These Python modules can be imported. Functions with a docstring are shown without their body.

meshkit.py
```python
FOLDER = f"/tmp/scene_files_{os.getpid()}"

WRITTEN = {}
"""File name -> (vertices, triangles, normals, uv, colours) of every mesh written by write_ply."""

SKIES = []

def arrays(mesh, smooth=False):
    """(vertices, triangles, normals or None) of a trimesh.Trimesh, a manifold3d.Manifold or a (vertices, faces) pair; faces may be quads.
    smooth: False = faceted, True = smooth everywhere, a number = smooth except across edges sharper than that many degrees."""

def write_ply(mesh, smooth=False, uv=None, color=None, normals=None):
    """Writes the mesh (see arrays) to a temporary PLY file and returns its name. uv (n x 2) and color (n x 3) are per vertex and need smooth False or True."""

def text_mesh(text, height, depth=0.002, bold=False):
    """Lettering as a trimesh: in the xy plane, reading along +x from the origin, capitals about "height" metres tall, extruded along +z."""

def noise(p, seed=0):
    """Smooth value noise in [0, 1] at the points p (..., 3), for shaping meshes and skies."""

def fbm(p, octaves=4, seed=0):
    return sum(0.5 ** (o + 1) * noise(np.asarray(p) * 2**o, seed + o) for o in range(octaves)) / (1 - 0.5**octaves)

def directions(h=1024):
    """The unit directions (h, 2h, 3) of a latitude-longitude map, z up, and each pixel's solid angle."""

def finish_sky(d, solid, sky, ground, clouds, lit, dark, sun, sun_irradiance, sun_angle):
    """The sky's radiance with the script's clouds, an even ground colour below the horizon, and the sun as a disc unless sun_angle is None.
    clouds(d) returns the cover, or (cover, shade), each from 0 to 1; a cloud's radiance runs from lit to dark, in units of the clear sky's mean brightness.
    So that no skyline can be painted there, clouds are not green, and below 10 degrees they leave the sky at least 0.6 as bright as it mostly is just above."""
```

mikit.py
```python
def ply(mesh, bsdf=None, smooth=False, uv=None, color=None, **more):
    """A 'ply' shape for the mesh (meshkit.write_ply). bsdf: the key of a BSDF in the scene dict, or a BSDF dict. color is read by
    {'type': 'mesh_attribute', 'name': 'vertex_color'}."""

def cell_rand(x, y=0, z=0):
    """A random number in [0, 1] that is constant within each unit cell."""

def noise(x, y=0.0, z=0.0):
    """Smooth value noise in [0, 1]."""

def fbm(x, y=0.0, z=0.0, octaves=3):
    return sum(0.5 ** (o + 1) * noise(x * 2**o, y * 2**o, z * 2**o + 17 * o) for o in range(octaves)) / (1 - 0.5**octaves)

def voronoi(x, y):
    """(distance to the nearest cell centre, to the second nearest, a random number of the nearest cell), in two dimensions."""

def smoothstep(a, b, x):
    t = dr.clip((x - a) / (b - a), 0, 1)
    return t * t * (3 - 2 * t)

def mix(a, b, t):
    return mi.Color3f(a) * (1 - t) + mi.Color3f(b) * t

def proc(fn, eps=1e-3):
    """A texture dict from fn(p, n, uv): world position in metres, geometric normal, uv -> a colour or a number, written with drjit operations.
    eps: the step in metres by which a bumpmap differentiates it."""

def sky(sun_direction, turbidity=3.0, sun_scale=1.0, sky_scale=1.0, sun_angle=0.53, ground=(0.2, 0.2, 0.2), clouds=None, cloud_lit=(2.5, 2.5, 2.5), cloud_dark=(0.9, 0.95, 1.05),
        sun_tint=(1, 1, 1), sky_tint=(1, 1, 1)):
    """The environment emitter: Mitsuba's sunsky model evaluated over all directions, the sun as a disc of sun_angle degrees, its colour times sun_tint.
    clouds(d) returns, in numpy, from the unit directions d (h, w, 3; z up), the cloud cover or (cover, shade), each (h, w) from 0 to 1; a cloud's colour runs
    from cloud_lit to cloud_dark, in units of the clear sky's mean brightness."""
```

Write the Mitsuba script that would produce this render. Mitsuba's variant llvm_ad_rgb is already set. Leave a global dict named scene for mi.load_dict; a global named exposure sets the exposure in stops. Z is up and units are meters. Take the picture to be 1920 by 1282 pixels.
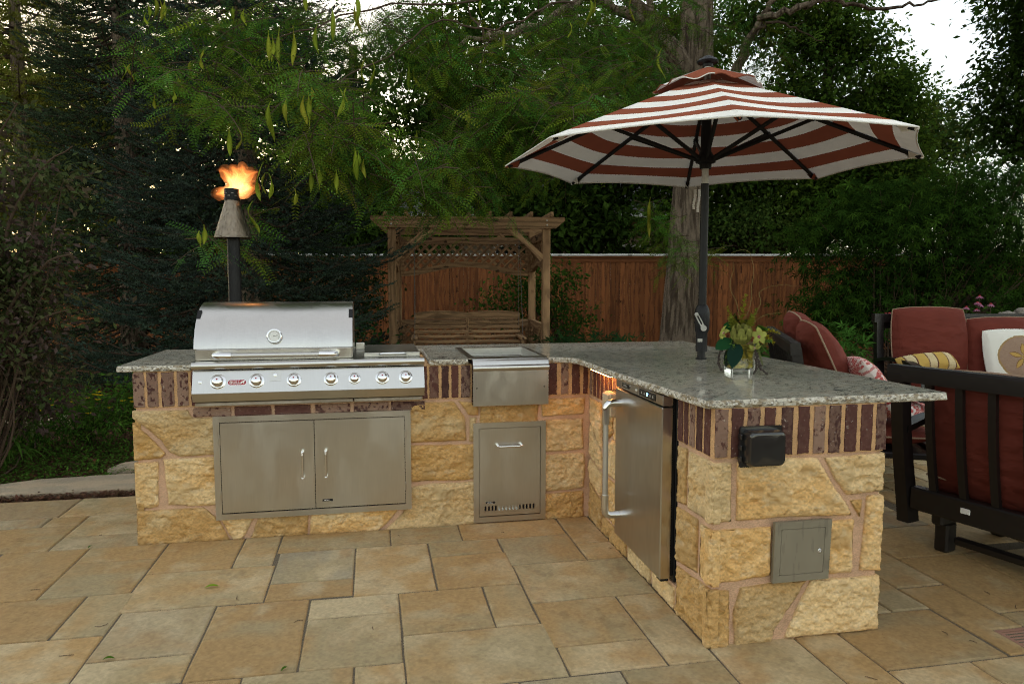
import math
import numpy as np
import trimesh
import manifold3d as m3
import shapely
import shapely.geometry as sg
from scipy.spatial import Delaunay
import drjit as dr
import mitsuba as mi
import mikit
import meshkit
from mikit import noise, fbm, cell_rand, smoothstep, mix, voronoi, proc

scene, labels = {}, {}
T4 = mi.ScalarTransform4f
PI = math.pi

# ---------------------------------------------------------------- camera, sky, exposure
CAM = np.array([-1.19222, -3.86724, 1.34114])
YAW, PITCH = 0.19171, 0.08534
fwd = np.array([math.sin(YAW) * math.cos(PITCH), math.cos(YAW) * math.cos(PITCH), -math.sin(PITCH)])
scene['camera'] = {'type': 'perspective', 'fov': 2 * math.degrees(math.atan(960 / 1351.6)), 'fov_axis': 'x', 'near_clip': 0.05, 'far_clip': 400.0,
                   'to_world': T4().look_at(origin=CAM.tolist(), target=(CAM + fwd).tolist(), up=[0, 0, 1])}
# dusk under thin even cloud: the sun is low behind the trees to the left of the fence's middle
SUN_AZ, SUN_EL = YAW + math.radians(-30), math.radians(8)
scene['sky'] = mikit.sky([math.sin(SUN_AZ) * math.cos(SUN_EL), math.cos(SUN_AZ) * math.cos(SUN_EL), math.sin(SUN_EL)], turbidity=3, sun_scale=0.01, sky_scale=4.2, sun_angle=10,
                         clouds=lambda d: 0.5, cloud_lit=(1.42, 1.30, 1.14), ground=(0.12, 0.12, 0.1))
exposure = 2.45

# the yard behind the kitchen is squared to the fence: U(u, v, z), u along the fence, v towards it
FU = np.array([math.cos(YAW), -math.sin(YAW), 0.0])
FV = np.array([math.sin(YAW), math.cos(YAW), 0.0])
O2 = np.array([CAM[0], CAM[1], 0.0])


def U(u, v, z=0.0):
    u, v, z = np.broadcast_arrays(np.asarray(u, float), np.asarray(v, float), np.asarray(z, float))
    return O2 + u[..., None] * FU + v[..., None] * FV + z[..., None] * np.array([0, 0, 1.0])


# ---------------------------------------------------------------- helpers: names and entries
used = set()


def numbered(name):
    k, n = name, 0
    while k in used:
        n += 1
        k = '%s_%03d' % (name, n)
    used.add(k)
    return k


def tag(k, label=None, cat=None, group=None, kind=None):
    d = labels.setdefault(k, {})
    for a, b in (('label', label), ('category', cat), ('group', group), ('kind', kind)):
        if b:
            d[a] = b


def thing(name, label, cat, group=None, kind=None):
    k = numbered(name)
    tag(k, label, cat, group, kind)
    return k


def put(k, mesh, bsdf, smooth=False, uv=None, color=None, **more):
    scene[k] = mikit.ply(mesh, bsdf, smooth=smooth, uv=uv, color=color, **more)
    return k


def part(parent, name, mesh, bsdf, smooth=False, uv=None, color=None, label=None, kind=None, **more):
    k = numbered(parent + '__' + name)
    if label or kind:
        tag(k, label, kind=kind)
    return put(k, mesh, bsdf, smooth, uv, color, **more)


def single(name, label, cat, mesh, bsdf, smooth=False, group=None, kind=None, **kw):
    return put(thing(name, label, cat, group, kind), mesh, bsdf, smooth, **kw)


# ---------------------------------------------------------------- helpers: meshes
def cat(*ms):
    ms = [m for m in ms if m is not None]
    return trimesh.util.concatenate(ms)


def cbox(x0, x1, y0, y1, z0, z1, c=0.003):
    """A box with chamfered edges."""
    c = min(c, (x1 - x0) * .45, (y1 - y0) * .45, (z1 - z0) * .45)
    P = []
    for a, A in ((x0, c), (x1, -c)):
        for b, B in ((y0, c), (y1, -c)):
            for d, D in ((z0, c), (z1, -c)):
                P += [(a, b + B, d + D), (a + A, b, d + D), (a + A, b + B, d)]
    return trimesh.convex.convex_hull(np.array(P))


def move(m, M):
    m = m.copy()
    m.apply_transform(M)
    return m


def frame_at(o, x, y, z):
    M = np.eye(4)
    M[:3, 0], M[:3, 1], M[:3, 2], M[:3, 3] = x, y, z, o
    return M


YARD = frame_at(O2, FU, FV, [0, 0, 1])


def yard(m):
    return move(m, YARD)


def rotz(a, o=(0, 0, 0)):
    M = trimesh.transformations.rotation_matrix(a, [0, 0, 1])
    M[:3, 3] = o
    return M


def tube(path, r, n=8, cap=True, flat=None):
    P = np.asarray(path, float)
    r = np.broadcast_to(np.asarray(r, float), (len(P),))
    t = np.gradient(P, axis=0)
    t /= np.linalg.norm(t, axis=1, keepdims=True) + 1e-12
    ref = np.array([0, 0, 1.0]) if abs(t[0, 2]) < .9 else np.array([1.0, 0, 0])
    V, a = [], np.arange(n) * 2 * PI / n
    x = np.cross(ref, t[0])
    for i in range(len(P)):
        x = x - t[i] * (x @ t[i])
        x /= np.linalg.norm(x) + 1e-12
        y = np.cross(t[i], x)
        V.append(P[i] + r[i] * (np.cos(a)[:, None] * x + np.sin(a)[:, None] * y))
    V = np.vstack(V)
    F = []
    for i in range(len(P) - 1):
        for j in range(n):
            k = (j + 1) % n
            p, q = i * n, (i + 1) * n
            F += [(p + j, p + k, q + k), (p + j, q + k, q + j)]
    if cap:
        V = np.vstack([V, P[0], P[-1]])
        c0, c1, q = len(V) - 2, len(V) - 1, (len(P) - 1) * n
        F += [(c0, (j + 1) % n, j) for j in range(n)] + [(c1, q + j, q + (j + 1) % n) for j in range(n)]
    return trimesh.Trimesh(V, F, process=False)


def arc(points, r, seg=6):
    """A polyline with its corners rounded."""
    P = [np.array(p, float) for p in points]
    out = [P[0]]
    for a, b, c in zip(P[:-2], P[1:-1], P[2:]):
        d0, d1 = a - b, c - b
        l0, l1 = np.linalg.norm(d0), np.linalg.norm(d1)
        k = min(r, l0 * .49, l1 * .49)
        p, q = b + d0 / l0 * k, b + d1 / l1 * k
        for t in np.linspace(0, 1, seg + 1):
            out.append((1 - t) ** 2 * p + 2 * t * (1 - t) * b + t * t * q)
    out.append(P[-1])
    return np.array(out)


def lathe(profile, n=24, o=(0, 0, 0), axis=(0, 0, 1)):
    axis = np.asarray(axis, float) / np.linalg.norm(axis)
    ref = np.array([1.0, 0, 0]) if abs(axis[0]) < .9 else np.array([0, 1.0, 0])
    x = np.cross(ref, axis)
    x /= np.linalg.norm(x)
    y = np.cross(axis, x)
    a = np.arange(n) * 2 * PI / n
    V = np.vstack([np.asarray(o, float) + h * axis + max(r, 1e-5) * (np.cos(a)[:, None] * x + np.sin(a)[:, None] * y) for r, h in profile])
    F = []
    for i in range(len(profile) - 1):
        for j in range(n):
            k = (j + 1) % n
            p, q = i * n, (i + 1) * n
            F += [(p + j, p + k, q + k), (p + j, q + k, q + j)]
    return trimesh.Trimesh(V, F, process=False)


def prism(poly, h, M=np.eye(4)):
    """A polygon (list of 2-D points or a shapely polygon) extruded by h along z, then moved by M."""
    g = poly if hasattr(poly, 'exterior') else sg.Polygon(poly)
    m = trimesh.creation.extrude_polygon(g, h, engine='earcut')
    return move(m, M)


MXZ = frame_at((0, 0, 0), (1, 0, 0), (0, 0, 1), (0, -1, 0))      # (a, b, h) -> x = a, z = b, y = -h
MYZ = frame_at((0, 0, 0), (0, 1, 0), (0, 0, 1), (1, 0, 0))       # (a, b, h) -> y = a, z = b, x = h


def at_(M, o):
    M = M.copy()
    M[:3, 3] = o
    return M


def scatter(tv, tf, pos, R, s, col=None, jit=0.0, rng=None):
    """Copies of a template at pos (n,3) with rotations R (n,3,3) and sizes s (n,): (mesh, colours)."""
    n, k = len(pos), len(tv)
    V = np.einsum('nij,kj->nki', R, tv) * np.asarray(s).reshape(-1, 1, 1) + pos[:, None]
    F = (tf[None] + (np.arange(n) * k)[:, None, None]).reshape(-1, 3)
    m = (V.reshape(-1, 3), F)
    if col is None:
        return m
    c = np.asarray(col, float)
    c = np.repeat(c if c.ndim == 2 else np.tile(c, (n, 1)), k, axis=0)
    return m, c


def merge(pairs):
    V, F, C, o = [], [], [], 0
    for (v, f), c in pairs:
        V.append(v); F.append(f + o); C.append(c); o += len(v)
    return (np.vstack(V), np.vstack(F)), np.clip(np.vstack(C), 0, 1)


def basis(d, up=None, rng=None, roll=None):
    """Rotations with x along d, z near up (rolled by the angles roll)."""
    d = d / (np.linalg.norm(d, axis=1, keepdims=True) + 1e-12)
    up = np.tile([0, 0, 1.0], (len(d), 1)) if up is None else up
    y = np.cross(up, d)
    bad = np.linalg.norm(y, axis=1) < 1e-3
    y[bad] = [0, 1, 0]
    y /= np.linalg.norm(y, axis=1, keepdims=True)
    z = np.cross(d, y)
    if roll is not None:
        c, s = np.cos(roll)[:, None], np.sin(roll)[:, None]
        y, z = c * y + s * z, -s * y + c * z
    return np.stack([d, y, z], axis=2)


UVSTEP = 4.0


def uvid(a, b, i):
    """Flat coordinates in metres plus the piece's own cell, so that a texture can tell pieces apart."""
    return np.stack([np.asarray(a) + 2 + UVSTEP * (i % 19), np.asarray(b) + 2 + UVSTEP * ((i // 19) % 19)], 1)


def cell(uv):
    return dr.floor(uv.x / UVSTEP), dr.floor(uv.y / UVSTEP)


# ---------------------------------------------------------------- materials
def two(b):
    return {'type': 'twosided', 'bsdf': b}


def rgb(*c):
    return {'type': 'rgb', 'value': list(c if len(c) == 3 else c[0])}


def prin(col, rough=0.5, metal=0.0, spec=0.5, bump=None, scale=1.0, **kw):
    b = {'type': 'principled', 'base_color': col if isinstance(col, dict) else rgb(col), 'roughness': rough, 'metallic': metal, 'specular': spec, **kw}
    if bump is not None:
        b = {'type': 'bumpmap', 'height': bump, 'scale': scale, 'bsdf': b}
    return two(b)


def mat(name, b):
    scene['mat_' + name] = b
    return 'mat_' + name


VC = {'type': 'mesh_attribute', 'name': 'vertex_color'}


def paver_col(p, n, uv):
    iu, iv = cell(uv)
    a, b, c = cell_rand(iu, iv, 1), cell_rand(iu, iv, 2), cell_rand(iu, iv, 3)
    x, y = uv.x, uv.y
    w = fbm(x * 2.6 + a * 9, y * 4.4 + b * 9, 0.5, 4)
    w2 = fbm(x * 6 + 3, y * 5 + b * 5, 4.5, 4)
    fine = fbm(x * 90, y * 90, 0, 3)
    t = smoothstep(.34, .64, w * .85 + (a - .5) * .22 + .08)
    col = mix((.318, .245, .130), (.350, .220, .090), t)
    col = mix(col, (.425, .335, .195), smoothstep(.48, .75, w2 + (b - .5) * .2) * .75)
    col = mix(col, (.20, .185, .14), smoothstep(.93, .97, c) * smoothstep(.3, .55, w) * .6)
    col = mix(col, (.31, .175, .066), smoothstep(.54, .75, fbm(x * 4 + 11, y * 8 + a * 3, 2.5, 4)) * .5)
    stain = smoothstep(.66, .74, fbm(x * 14 + 5, y * 14, c * 9, 4))
    col = col * (1 - .14 * stain)
    return col * (.88 + .20 * b) * (.78 + .44 * fine)


def paver_bump(p, n, uv):
    return fbm(p.x * 45, p.y * 45, p.z * 45, 4) * .004 + fbm(p.x * 9, p.y * 9, 0, 2) * .004


mat('paver', prin(proc(paver_col), .75, spec=.35, bump=proc(paver_bump), scale=.6))


def stone_col(p, n, uv):
    iu, iv = cell(uv)
    a, b = cell_rand(iu, iv, 1), cell_rand(iu, iv, 2)
    q = p * 1.0
    w = fbm(q.x * 7, q.y * 7, q.z * 9, 4)
    w2 = fbm(q.x * 20 + 4, q.y * 20, q.z * 24, 4)
    fine = fbm(q.x * 130, q.y * 130, q.z * 130, 3)
    t = smoothstep(.30, .66, w * .75 + a * .5 - .09)
    col = mix((.64, .46, .235), (.58, .352, .135), t)
    col = mix(col, (.46, .255, .07), smoothstep(.5, .74, w2 * .8 + (a - .5) * .25 + .05) * .5)
    col = mix(col, (.64, .54, .36), smoothstep(.60, .76, fbm(q.x * 30, q.y * 30 + 8, q.z * 30, 3) + (b - .6) * .12) * .3)
    dirt = smoothstep(.58, .70, fbm(q.x * 11 + 30, q.y * 11, q.z * 11, 4)) * smoothstep(.35, .6, fine)
    col = mix(col, (.18, .13, .065), dirt * .32)
    return col * (.76 + .38 * b) * (.62 + .80 * fine)


def stone_bump(p, n, uv):
    f = fbm(p.x * 60, p.y * 60, p.z * 60, 4)
    g = dr.abs(fbm(p.x * 22, p.y * 22, p.z * 34, 3) - .5)
    return f * .016 + g * .028


mat('stone', prin(proc(stone_col), .85, spec=.2, bump=proc(stone_bump), scale=.8))


def brick_col(p, n, uv):
    iu, iv = cell(uv)
    a, b, c = cell_rand(iu, iv, 4), cell_rand(iu, iv, 5), cell_rand(iu, iv, 6)
    x, y = uv.x, uv.y
    w = fbm(x * 75 + a * 50, y * 55, p.y * 40, 4)
    fine = fbm(x * 160, y * 160, p.y * 40, 3)
    col = mix((.052, .020, .016), (.105, .038, .027), b)
    wear = smoothstep(.44, .58, w + smoothstep(.55, .75, a) * .17 - .05)
    col = mix(col, mix((.36, .25, .17), (.30, .17, .12), fine), wear * (.08 + .62 * smoothstep(.55, .8, a)))
    speck = smoothstep(.68, .76, fbm(x * 110 + 9, y * 110, 2.5, 3))
    col = mix(col, (.42, .36, .30), speck * .55)
    return col * (.75 + .5 * fine)


mat('brick', prin(proc(brick_col), .7, spec=.3, bump=proc(lambda p, n, uv: fbm(p.x * 120, p.y * 120, p.z * 120, 4) * .006), scale=.7))


def mortar_col(c):
    def f(p, n, uv):
        w = fbm(p.x * 16, p.y * 16, p.z * 16, 4)
        fine = fbm(p.x * 220, p.y * 220, p.z * 220, 2)
        return mi.Color3f(*c) * (.7 + .4 * w) * (.75 + .5 * fine)
    return f


def mortar_bump(p, n, uv):
    return fbm(p.x * 90, p.y * 90, p.z * 90, 4) * .006 + fbm(p.x * 18, p.y * 18, p.z * 18, 2) * .008


mat('mortar', prin(proc(mortar_col((.58, .37, .235))), .9, spec=.2, bump=proc(mortar_bump), scale=.7))
mat('mortar_tan', prin(proc(mortar_col((.58, .35, .17))), .9, spec=.2, bump=proc(mortar_bump), scale=.6))


def granite_col(p, n, uv):
    x, y, z = p.x, p.y, p.z
    wx = (fbm(x * 6, y * 6, 3.5, 2) - .5) * .25
    a = fbm(x * 52, (y + wx) * 165, z * 90, 4)
    b = fbm(x * 80 + 7, (y + wx) * 220, z * 160, 3)
    c = fbm(x * 5, (y + wx) * 9, 1.5, 3)
    col = mix((.275, .255, .20), (.385, .36, .285), smoothstep(.4, .65, b))
    col = mix(col, (.20, .20, .17), smoothstep(.45, .62, c) * .5)
    col = mix(col, (.30, .23, .16), smoothstep(.55, .68, fbm(x * 40, y * 60 + 4, z * 50, 2)) * .5)
    col = mix(col, (.035, .035, .032), smoothstep(.53, .63, a) * .85)
    return col


mat('granite', prin(proc(granite_col), .06, spec=.55))


def granite_edge(p, n, uv):
    a = fbm(p.x * 130, p.y * 130, p.z * 130, 4)
    b = fbm(p.x * 45 + 7, p.y * 45, p.z * 45 + 3, 3)
    col = mix((.50, .46, .37), (.27, .21, .13), smoothstep(.46, .62, b))
    col = mix(col, (.66, .63, .55), smoothstep(.56, .66, fbm(p.x * 120, p.y * 120, p.z * 120, 2)) * .8)
    return mix(col, (.10, .085, .065), smoothstep(.54, .64, a) * .8)


mat('granite_edge', prin(proc(granite_edge), .45, spec=.5, bump=proc(lambda p, n, uv: fbm(p.x * 90, p.y * 90, p.z * 90, 3) * .006), scale=.8))


def steel_col(p, n, uv):
    g = fbm(p.x * 5, p.y * 5, p.z * 5, 3)
    f = fbm(p.x * 900, p.y * 60, p.z * 14, 2)
    smear = smoothstep(.55, .75, fbm(p.x * 26, p.y * 26, p.z * 4 + 3, 3))
    return mi.Color3f(.60, .585, .55) * (.95 + .05 * g) * (.95 + .10 * f) * (1 - .04 * smear)


def steel_rough(p, n, uv):
    return .23 + .06 * smoothstep(.42, .7, fbm(p.x * 11, p.y * 11, p.z * 3.5, 3))


mat('steel', prin(proc(steel_col), proc(steel_rough), 1.0, bump=proc(lambda p, n, uv: fbm(p.x * 3, p.y * 3, p.z * 2, 2) * .004 + fbm(p.x * 700, p.y * 80, p.z * 9, 2) * .00012, eps=8e-4), scale=.5))
mat('steel_fine', prin((.60, .585, .55), .40, 1.0))
mat('chrome', prin((.80, .80, .80), .06, 1.0))
mat('steel_dark', prin((.20, .19, .17), .38, 1.0))
mat('cabinet_paint', prin(proc(lambda p, n, uv: mi.Color3f(.20, .175, .125) * (.9 + .2 * fbm(p.x * 30, p.y * 30, p.z * 8, 3)) * (1 - .18 * smoothstep(.62, .72, fbm(p.x * 90, p.y * 30, p.z * 14, 3)))), .42, spec=.5))
mat('black', prin((.010, .010, .010), .5, spec=.25))
mat('black_gloss', prin((.010, .010, .011), .12, spec=.6))
mat('black_satin', prin(proc(lambda p, n, uv: mi.Color3f(.010, .010, .011) * (.75 + .5 * fbm(p.x * 30, p.y * 30, p.z * 30, 3))), .42, spec=.28))
mat('red_enamel', prin((.33, .012, .02), .25))
mat('white', prin((.75, .74, .70), .45))
mat('white_dial', prin((.72, .72, .68), .35))
mat('silver_grey', prin((.42, .41, .37), .35, .3))
mat('beige_plastic', prin((.52, .40, .26), .45))
mat('smoke_plastic', prin((.014, .0135, .013), .12, spec=.6, clearcoat=.6, clearcoat_gloss=.9))
mat('glass', {'type': 'dielectric', 'int_ior': 1.5})
mat('thin_glass', {'type': 'thindielectric'})


def wood(light, dark, freq=1.0):
    def f(p, n, uv):
        iu, iv = cell(uv)
        a, b = cell_rand(iu, iv, 1), cell_rand(iu, iv, 2)
        x, y = uv.x, uv.y
        warp = fbm(x * 2.2 + a * 20, y * 9, b * 9, 3) * 5
        ring = dr.sin((y * 95 * freq + warp * 3.2 + a * 30))
        grain = fbm(x * 6 + a * 9, y * 160, b * 5, 3)
        knot = smoothstep(.78, .84, fbm(x * 7 + b * 40, y * 16, a * 5, 2))
        col = mix(light, dark, smoothstep(-.6, .9, ring) * .55 + grain * .35)
        col = mix(col, mi.Color3f(*dark) * .45, knot)
        col = col * (1 - .35 * smoothstep(.58, .75, fbm(x * 5, y * 20, 7.5 + a * 4, 4)))
        return col * (.72 + .5 * b)
    return f


mat('cedar', prin(proc(wood((.35, .125, .043), (.17, .060, .023), .55)), .75, spec=.2, bump=proc(lambda p, n, uv: fbm(uv.x * 5, uv.y * 140, 0, 3) * .003), scale=.6))
mat('weathered', prin(proc(wood((.37, .222, .112), (.15, .083, .042), 1.1)), .8, spec=.2, bump=proc(lambda p, n, uv: fbm(uv.x * 6, uv.y * 170, 0, 3) * .004), scale=.7))


def fabric(c, k=1.0):
    def f(p, n, uv):
        w = fbm(p.x * 9, p.y * 9, p.z * 9, 3)
        t = fbm(p.x * 420, p.y * 420, p.z * 420, 2)
        return mi.Color3f(*c) * (.8 + .3 * w) * (.8 + .4 * t)
    return f


mat('red_cushion', prin(proc(fabric((.145, .030, .019))), .85, spec=.2, sheen=.25, bump=proc(lambda p, n, uv: fbm(p.x * 12, p.y * 12, p.z * 26, 4) * .022), scale=1.0))
mat('piping', prin((.30, .20, .13), .8))
mat('canopy_white', two({'type': 'diffuse', 'reflectance': proc(fabric((.80, .775, .70)))}))
CWHITE = {'type': 'principledthin', 'base_color': proc(fabric((.80, .78, .72))), 'roughness': .9, 'diff_trans': .34, 'spec_trans': 0.0, 'eta': 1.3}
CRED = {'type': 'principledthin', 'base_color': proc(fabric((.255, .08, .046))), 'roughness': .9, 'diff_trans': .18, 'spec_trans': 0.0, 'eta': 1.3}
mat('canopy_w', CWHITE)
mat('canopy_r', CRED)


def leafm(name, trans=.55, rough=.55):
    mat(name, {'type': 'principledthin', 'base_color': VC, 'roughness': rough, 'diff_trans': trans, 'spec_trans': 0.0, 'eta': 1.16})


leafm('leaf', .6, .5)
leafm('needle', .15, .7)
leafm('petal', .7, .6)


def bark(c1, c2, s=1.0):
    def f(p, n, uv):
        a = fbm(p.x * 28 * s, p.y * 28 * s, p.z * 2.6 * s, 4)
        b = fbm(p.x * 80 * s, p.y * 80 * s, p.z * 30 * s, 3)
        return mix(c1, c2, smoothstep(.35, .62, a)) * (.7 + .6 * b)
    return f


def bark_h(p, n, uv):
    a = fbm(p.x * 22, p.y * 22, p.z * 3.4, 4)
    return dr.abs(a - .5) * .12 + fbm(p.x * 60, p.y * 60, p.z * 25, 3) * .012


mat('bark', prin(proc(bark((.095, .068, .048), (.255, .195, .14))), .9, spec=.15, bump=proc(bark_h, eps=3e-3), scale=1.0))
mat('twig', prin((.075, .05, .033), .85, spec=.2))


def soil_col(p, n, uv):
    a = fbm(p.x * 3, p.y * 3, 0, 4)
    b = fbm(p.x * 70, p.y * 70, 0, 3)
    return mix((.055, .028, .016), (.12, .062, .034), a) * (.4 + 1.2 * b)


mat('soil', prin(proc(soil_col), .95, spec=.1, bump=proc(lambda p, n, uv: fbm(p.x * 60, p.y * 60, 0, 4) * .03), scale=1.0))
mat('sand', prin(proc(lambda p, n, uv: mi.Color3f(.13, .105, .072) * (.5 + fbm(p.x * 300, p.y * 300, 0, 3))), .95, spec=.1))
mat('mulch', prin(VC, .9, spec=.1))


def flag_col(p, n, uv):
    a = fbm(p.x * 5, p.y * 14, p.z * 5, 4)
    b = fbm(p.x * 120, p.y * 120, p.z * 90, 3)
    return mix((.42, .325, .215), (.33, .27, .19), smoothstep(.35, .65, a)) * (.75 + .5 * b)


mat('flagstone', prin(proc(flag_col), .85, spec=.2, bump=proc(lambda p, n, uv: fbm(p.x * 14, p.y * 40, p.z * 30, 4) * .01), scale=.8))
mat('field_rock', prin(proc(lambda p, n, uv: mix((.34, .30, .25), (.17, .15, .13), fbm(p.x * 12, p.y * 12, p.z * 12, 4)) * (.7 + .6 * fbm(p.x * 90, p.y * 90, p.z * 90, 2))), .9, spec=.2))
mat('shingle', prin(proc(lambda p, n, uv: mi.Color3f(.062, .060, .060) * (.5 + fbm(p.x * 4, p.y * 4, p.z * 4, 2)) * (.6 + .8 * fbm(p.x * 40, p.y * 40, p.z * 40, 2))), .9, spec=.2))
mat('siding', prin(proc(lambda p, n, uv: mi.Color3f(.30, .245, .17) * (.85 + .3 * fbm(p.x * 6, p.y * 6, p.z * 30, 3))), .8, spec=.2))
mat('terracotta', prin((.30, .16, .105), .8))

# ================================================================ the setting: ground, patio, slabs
def struct(name, mesh, bsdf, **kw):
    return single(name, None, None, mesh, bsdf, kind='structure', **kw)


gx, gy = np.meshgrid(np.linspace(-45, 45, 46), np.linspace(-30, 60, 46))
gv = U(gx.ravel(), gy.ravel(), -0.06 + 0 * gx.ravel())
gi = np.arange(45 * 46).reshape(45, 46)[:, :45]
gf = np.stack([gi, gi + 1, gi + 47, gi + 46], -1).reshape(-1, 4)
struct('ground', (gv, gf), 'mat_soil', smooth=True)

PATIO_X0, PATIO_X1, PATIO_Y0, PATIO_Y1 = -4.4, 6.6, -4.6, 4.6
RECTS = [
    (-2.605, -2.235, -.205, -.0), (-2.605, -2.235, -.598, -.205), (-2.235, -1.86, -.402, 0.0), (-1.86, -1.675, -.402, 0.0),
    (-2.235, -1.66, -.80, -.402), (-1.675, -1.117, -.25, 0.0), (-1.66, -1.293, -.625, -.25), (-1.66, -1.293, -.805, -.625),
    (-1.293, -.932, -.822, -.25), (-1.117, -.748, -.25, 0.0), (-.748, -.19, -.255, 0.0), (-.932, -.57, -.444, -.25),
    (-.932, -.56, -.825, -.444), (-.57, -.19, -.62, -.255), (-.19, .0, -.405, 0.0), (-.19, 0.0, -.62, -.405),
    (-.56, .0, -1.03, -.62), (-.737, -.56, -1.205, -.825), (-1.10, -.737, -1.205, -.825), (-1.467, -1.10, -1.005, -.822),
    (-1.467, -1.10, -1.395, -1.005), (-1.843, -1.467, -1.39, -.805), (-2.21, -1.843, -1.19, -.80), (-2.21, -1.843, -1.385, -1.19),
    (-2.407, -2.21, -.985, -.598), (-2.78, -2.21, -1.372, -.985), (-2.78, -2.407, -.985, -.598), (-3.0, -2.605, -.598, .002),
    (-2.8, -2.376, .0, .197), (-2.8, -2.376, .197, .55), (-3.37, -2.8, .002, .387), (-2.99, -2.8, .387, .55), (-3.55, -2.99, .387, .55),
    (-2.965, -2.376, .55, .915), (-3.5, -2.965, .55, .915), (-4.05, -3.5, .55, .915), (-1.10, -.547, -1.595, -1.205), (-.56, -.19, -1.40, -1.03),
    (-.547, -.19, -1.595, -1.40), (-.19, .0, -1.595, -1.03), (-.37, 0.0, -1.97, -1.595), (.0, .35, -1.97, -1.45),
    (-.725, -.37, -1.97, -1.597), (-1.274, -1.10, -1.78, -1.395), (-1.647, -1.274, -1.58, -1.39), (-2.02, -1.647, -1.76, -1.39),
    (-1.10, -.725, -1.80, -1.597), (.35, .535, -2.0, -1.45), (.535, 1.035, -1.772, -1.385), (.535, .865, -2.14, -1.772),
    (.865, 1.3, -2.14, -1.772), (1.045, 1.283, -1.19, -.795), (.868, 1.045, -1.385, -1.07), (.69, .868, -1.385, -1.2),
    (1.283, 1.635, -1.475, -.893), (1.283, 1.65, -1.86, -1.475), (1.283, 1.815, -.893, -.50), (1.283, 1.815, -.5, -.257), (.69, 1.045, -1.07, -.62), (1.045, 1.283, -.795, -.40),
    (1.635, 2.01, -1.30, -.893), (1.635, 2.01, -1.86, -1.30)]
prng = np.random.default_rng(5)
occ_s = .0925
nx, ny = int((PATIO_X1 - PATIO_X0) / occ_s), int((PATIO_Y1 - PATIO_Y0) / occ_s)
occ = np.zeros((nx, ny), bool)
cx = PATIO_X0 + (np.arange(nx) + .5) * occ_s
cy = PATIO_Y0 + (np.arange(ny) + .5) * occ_s
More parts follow.
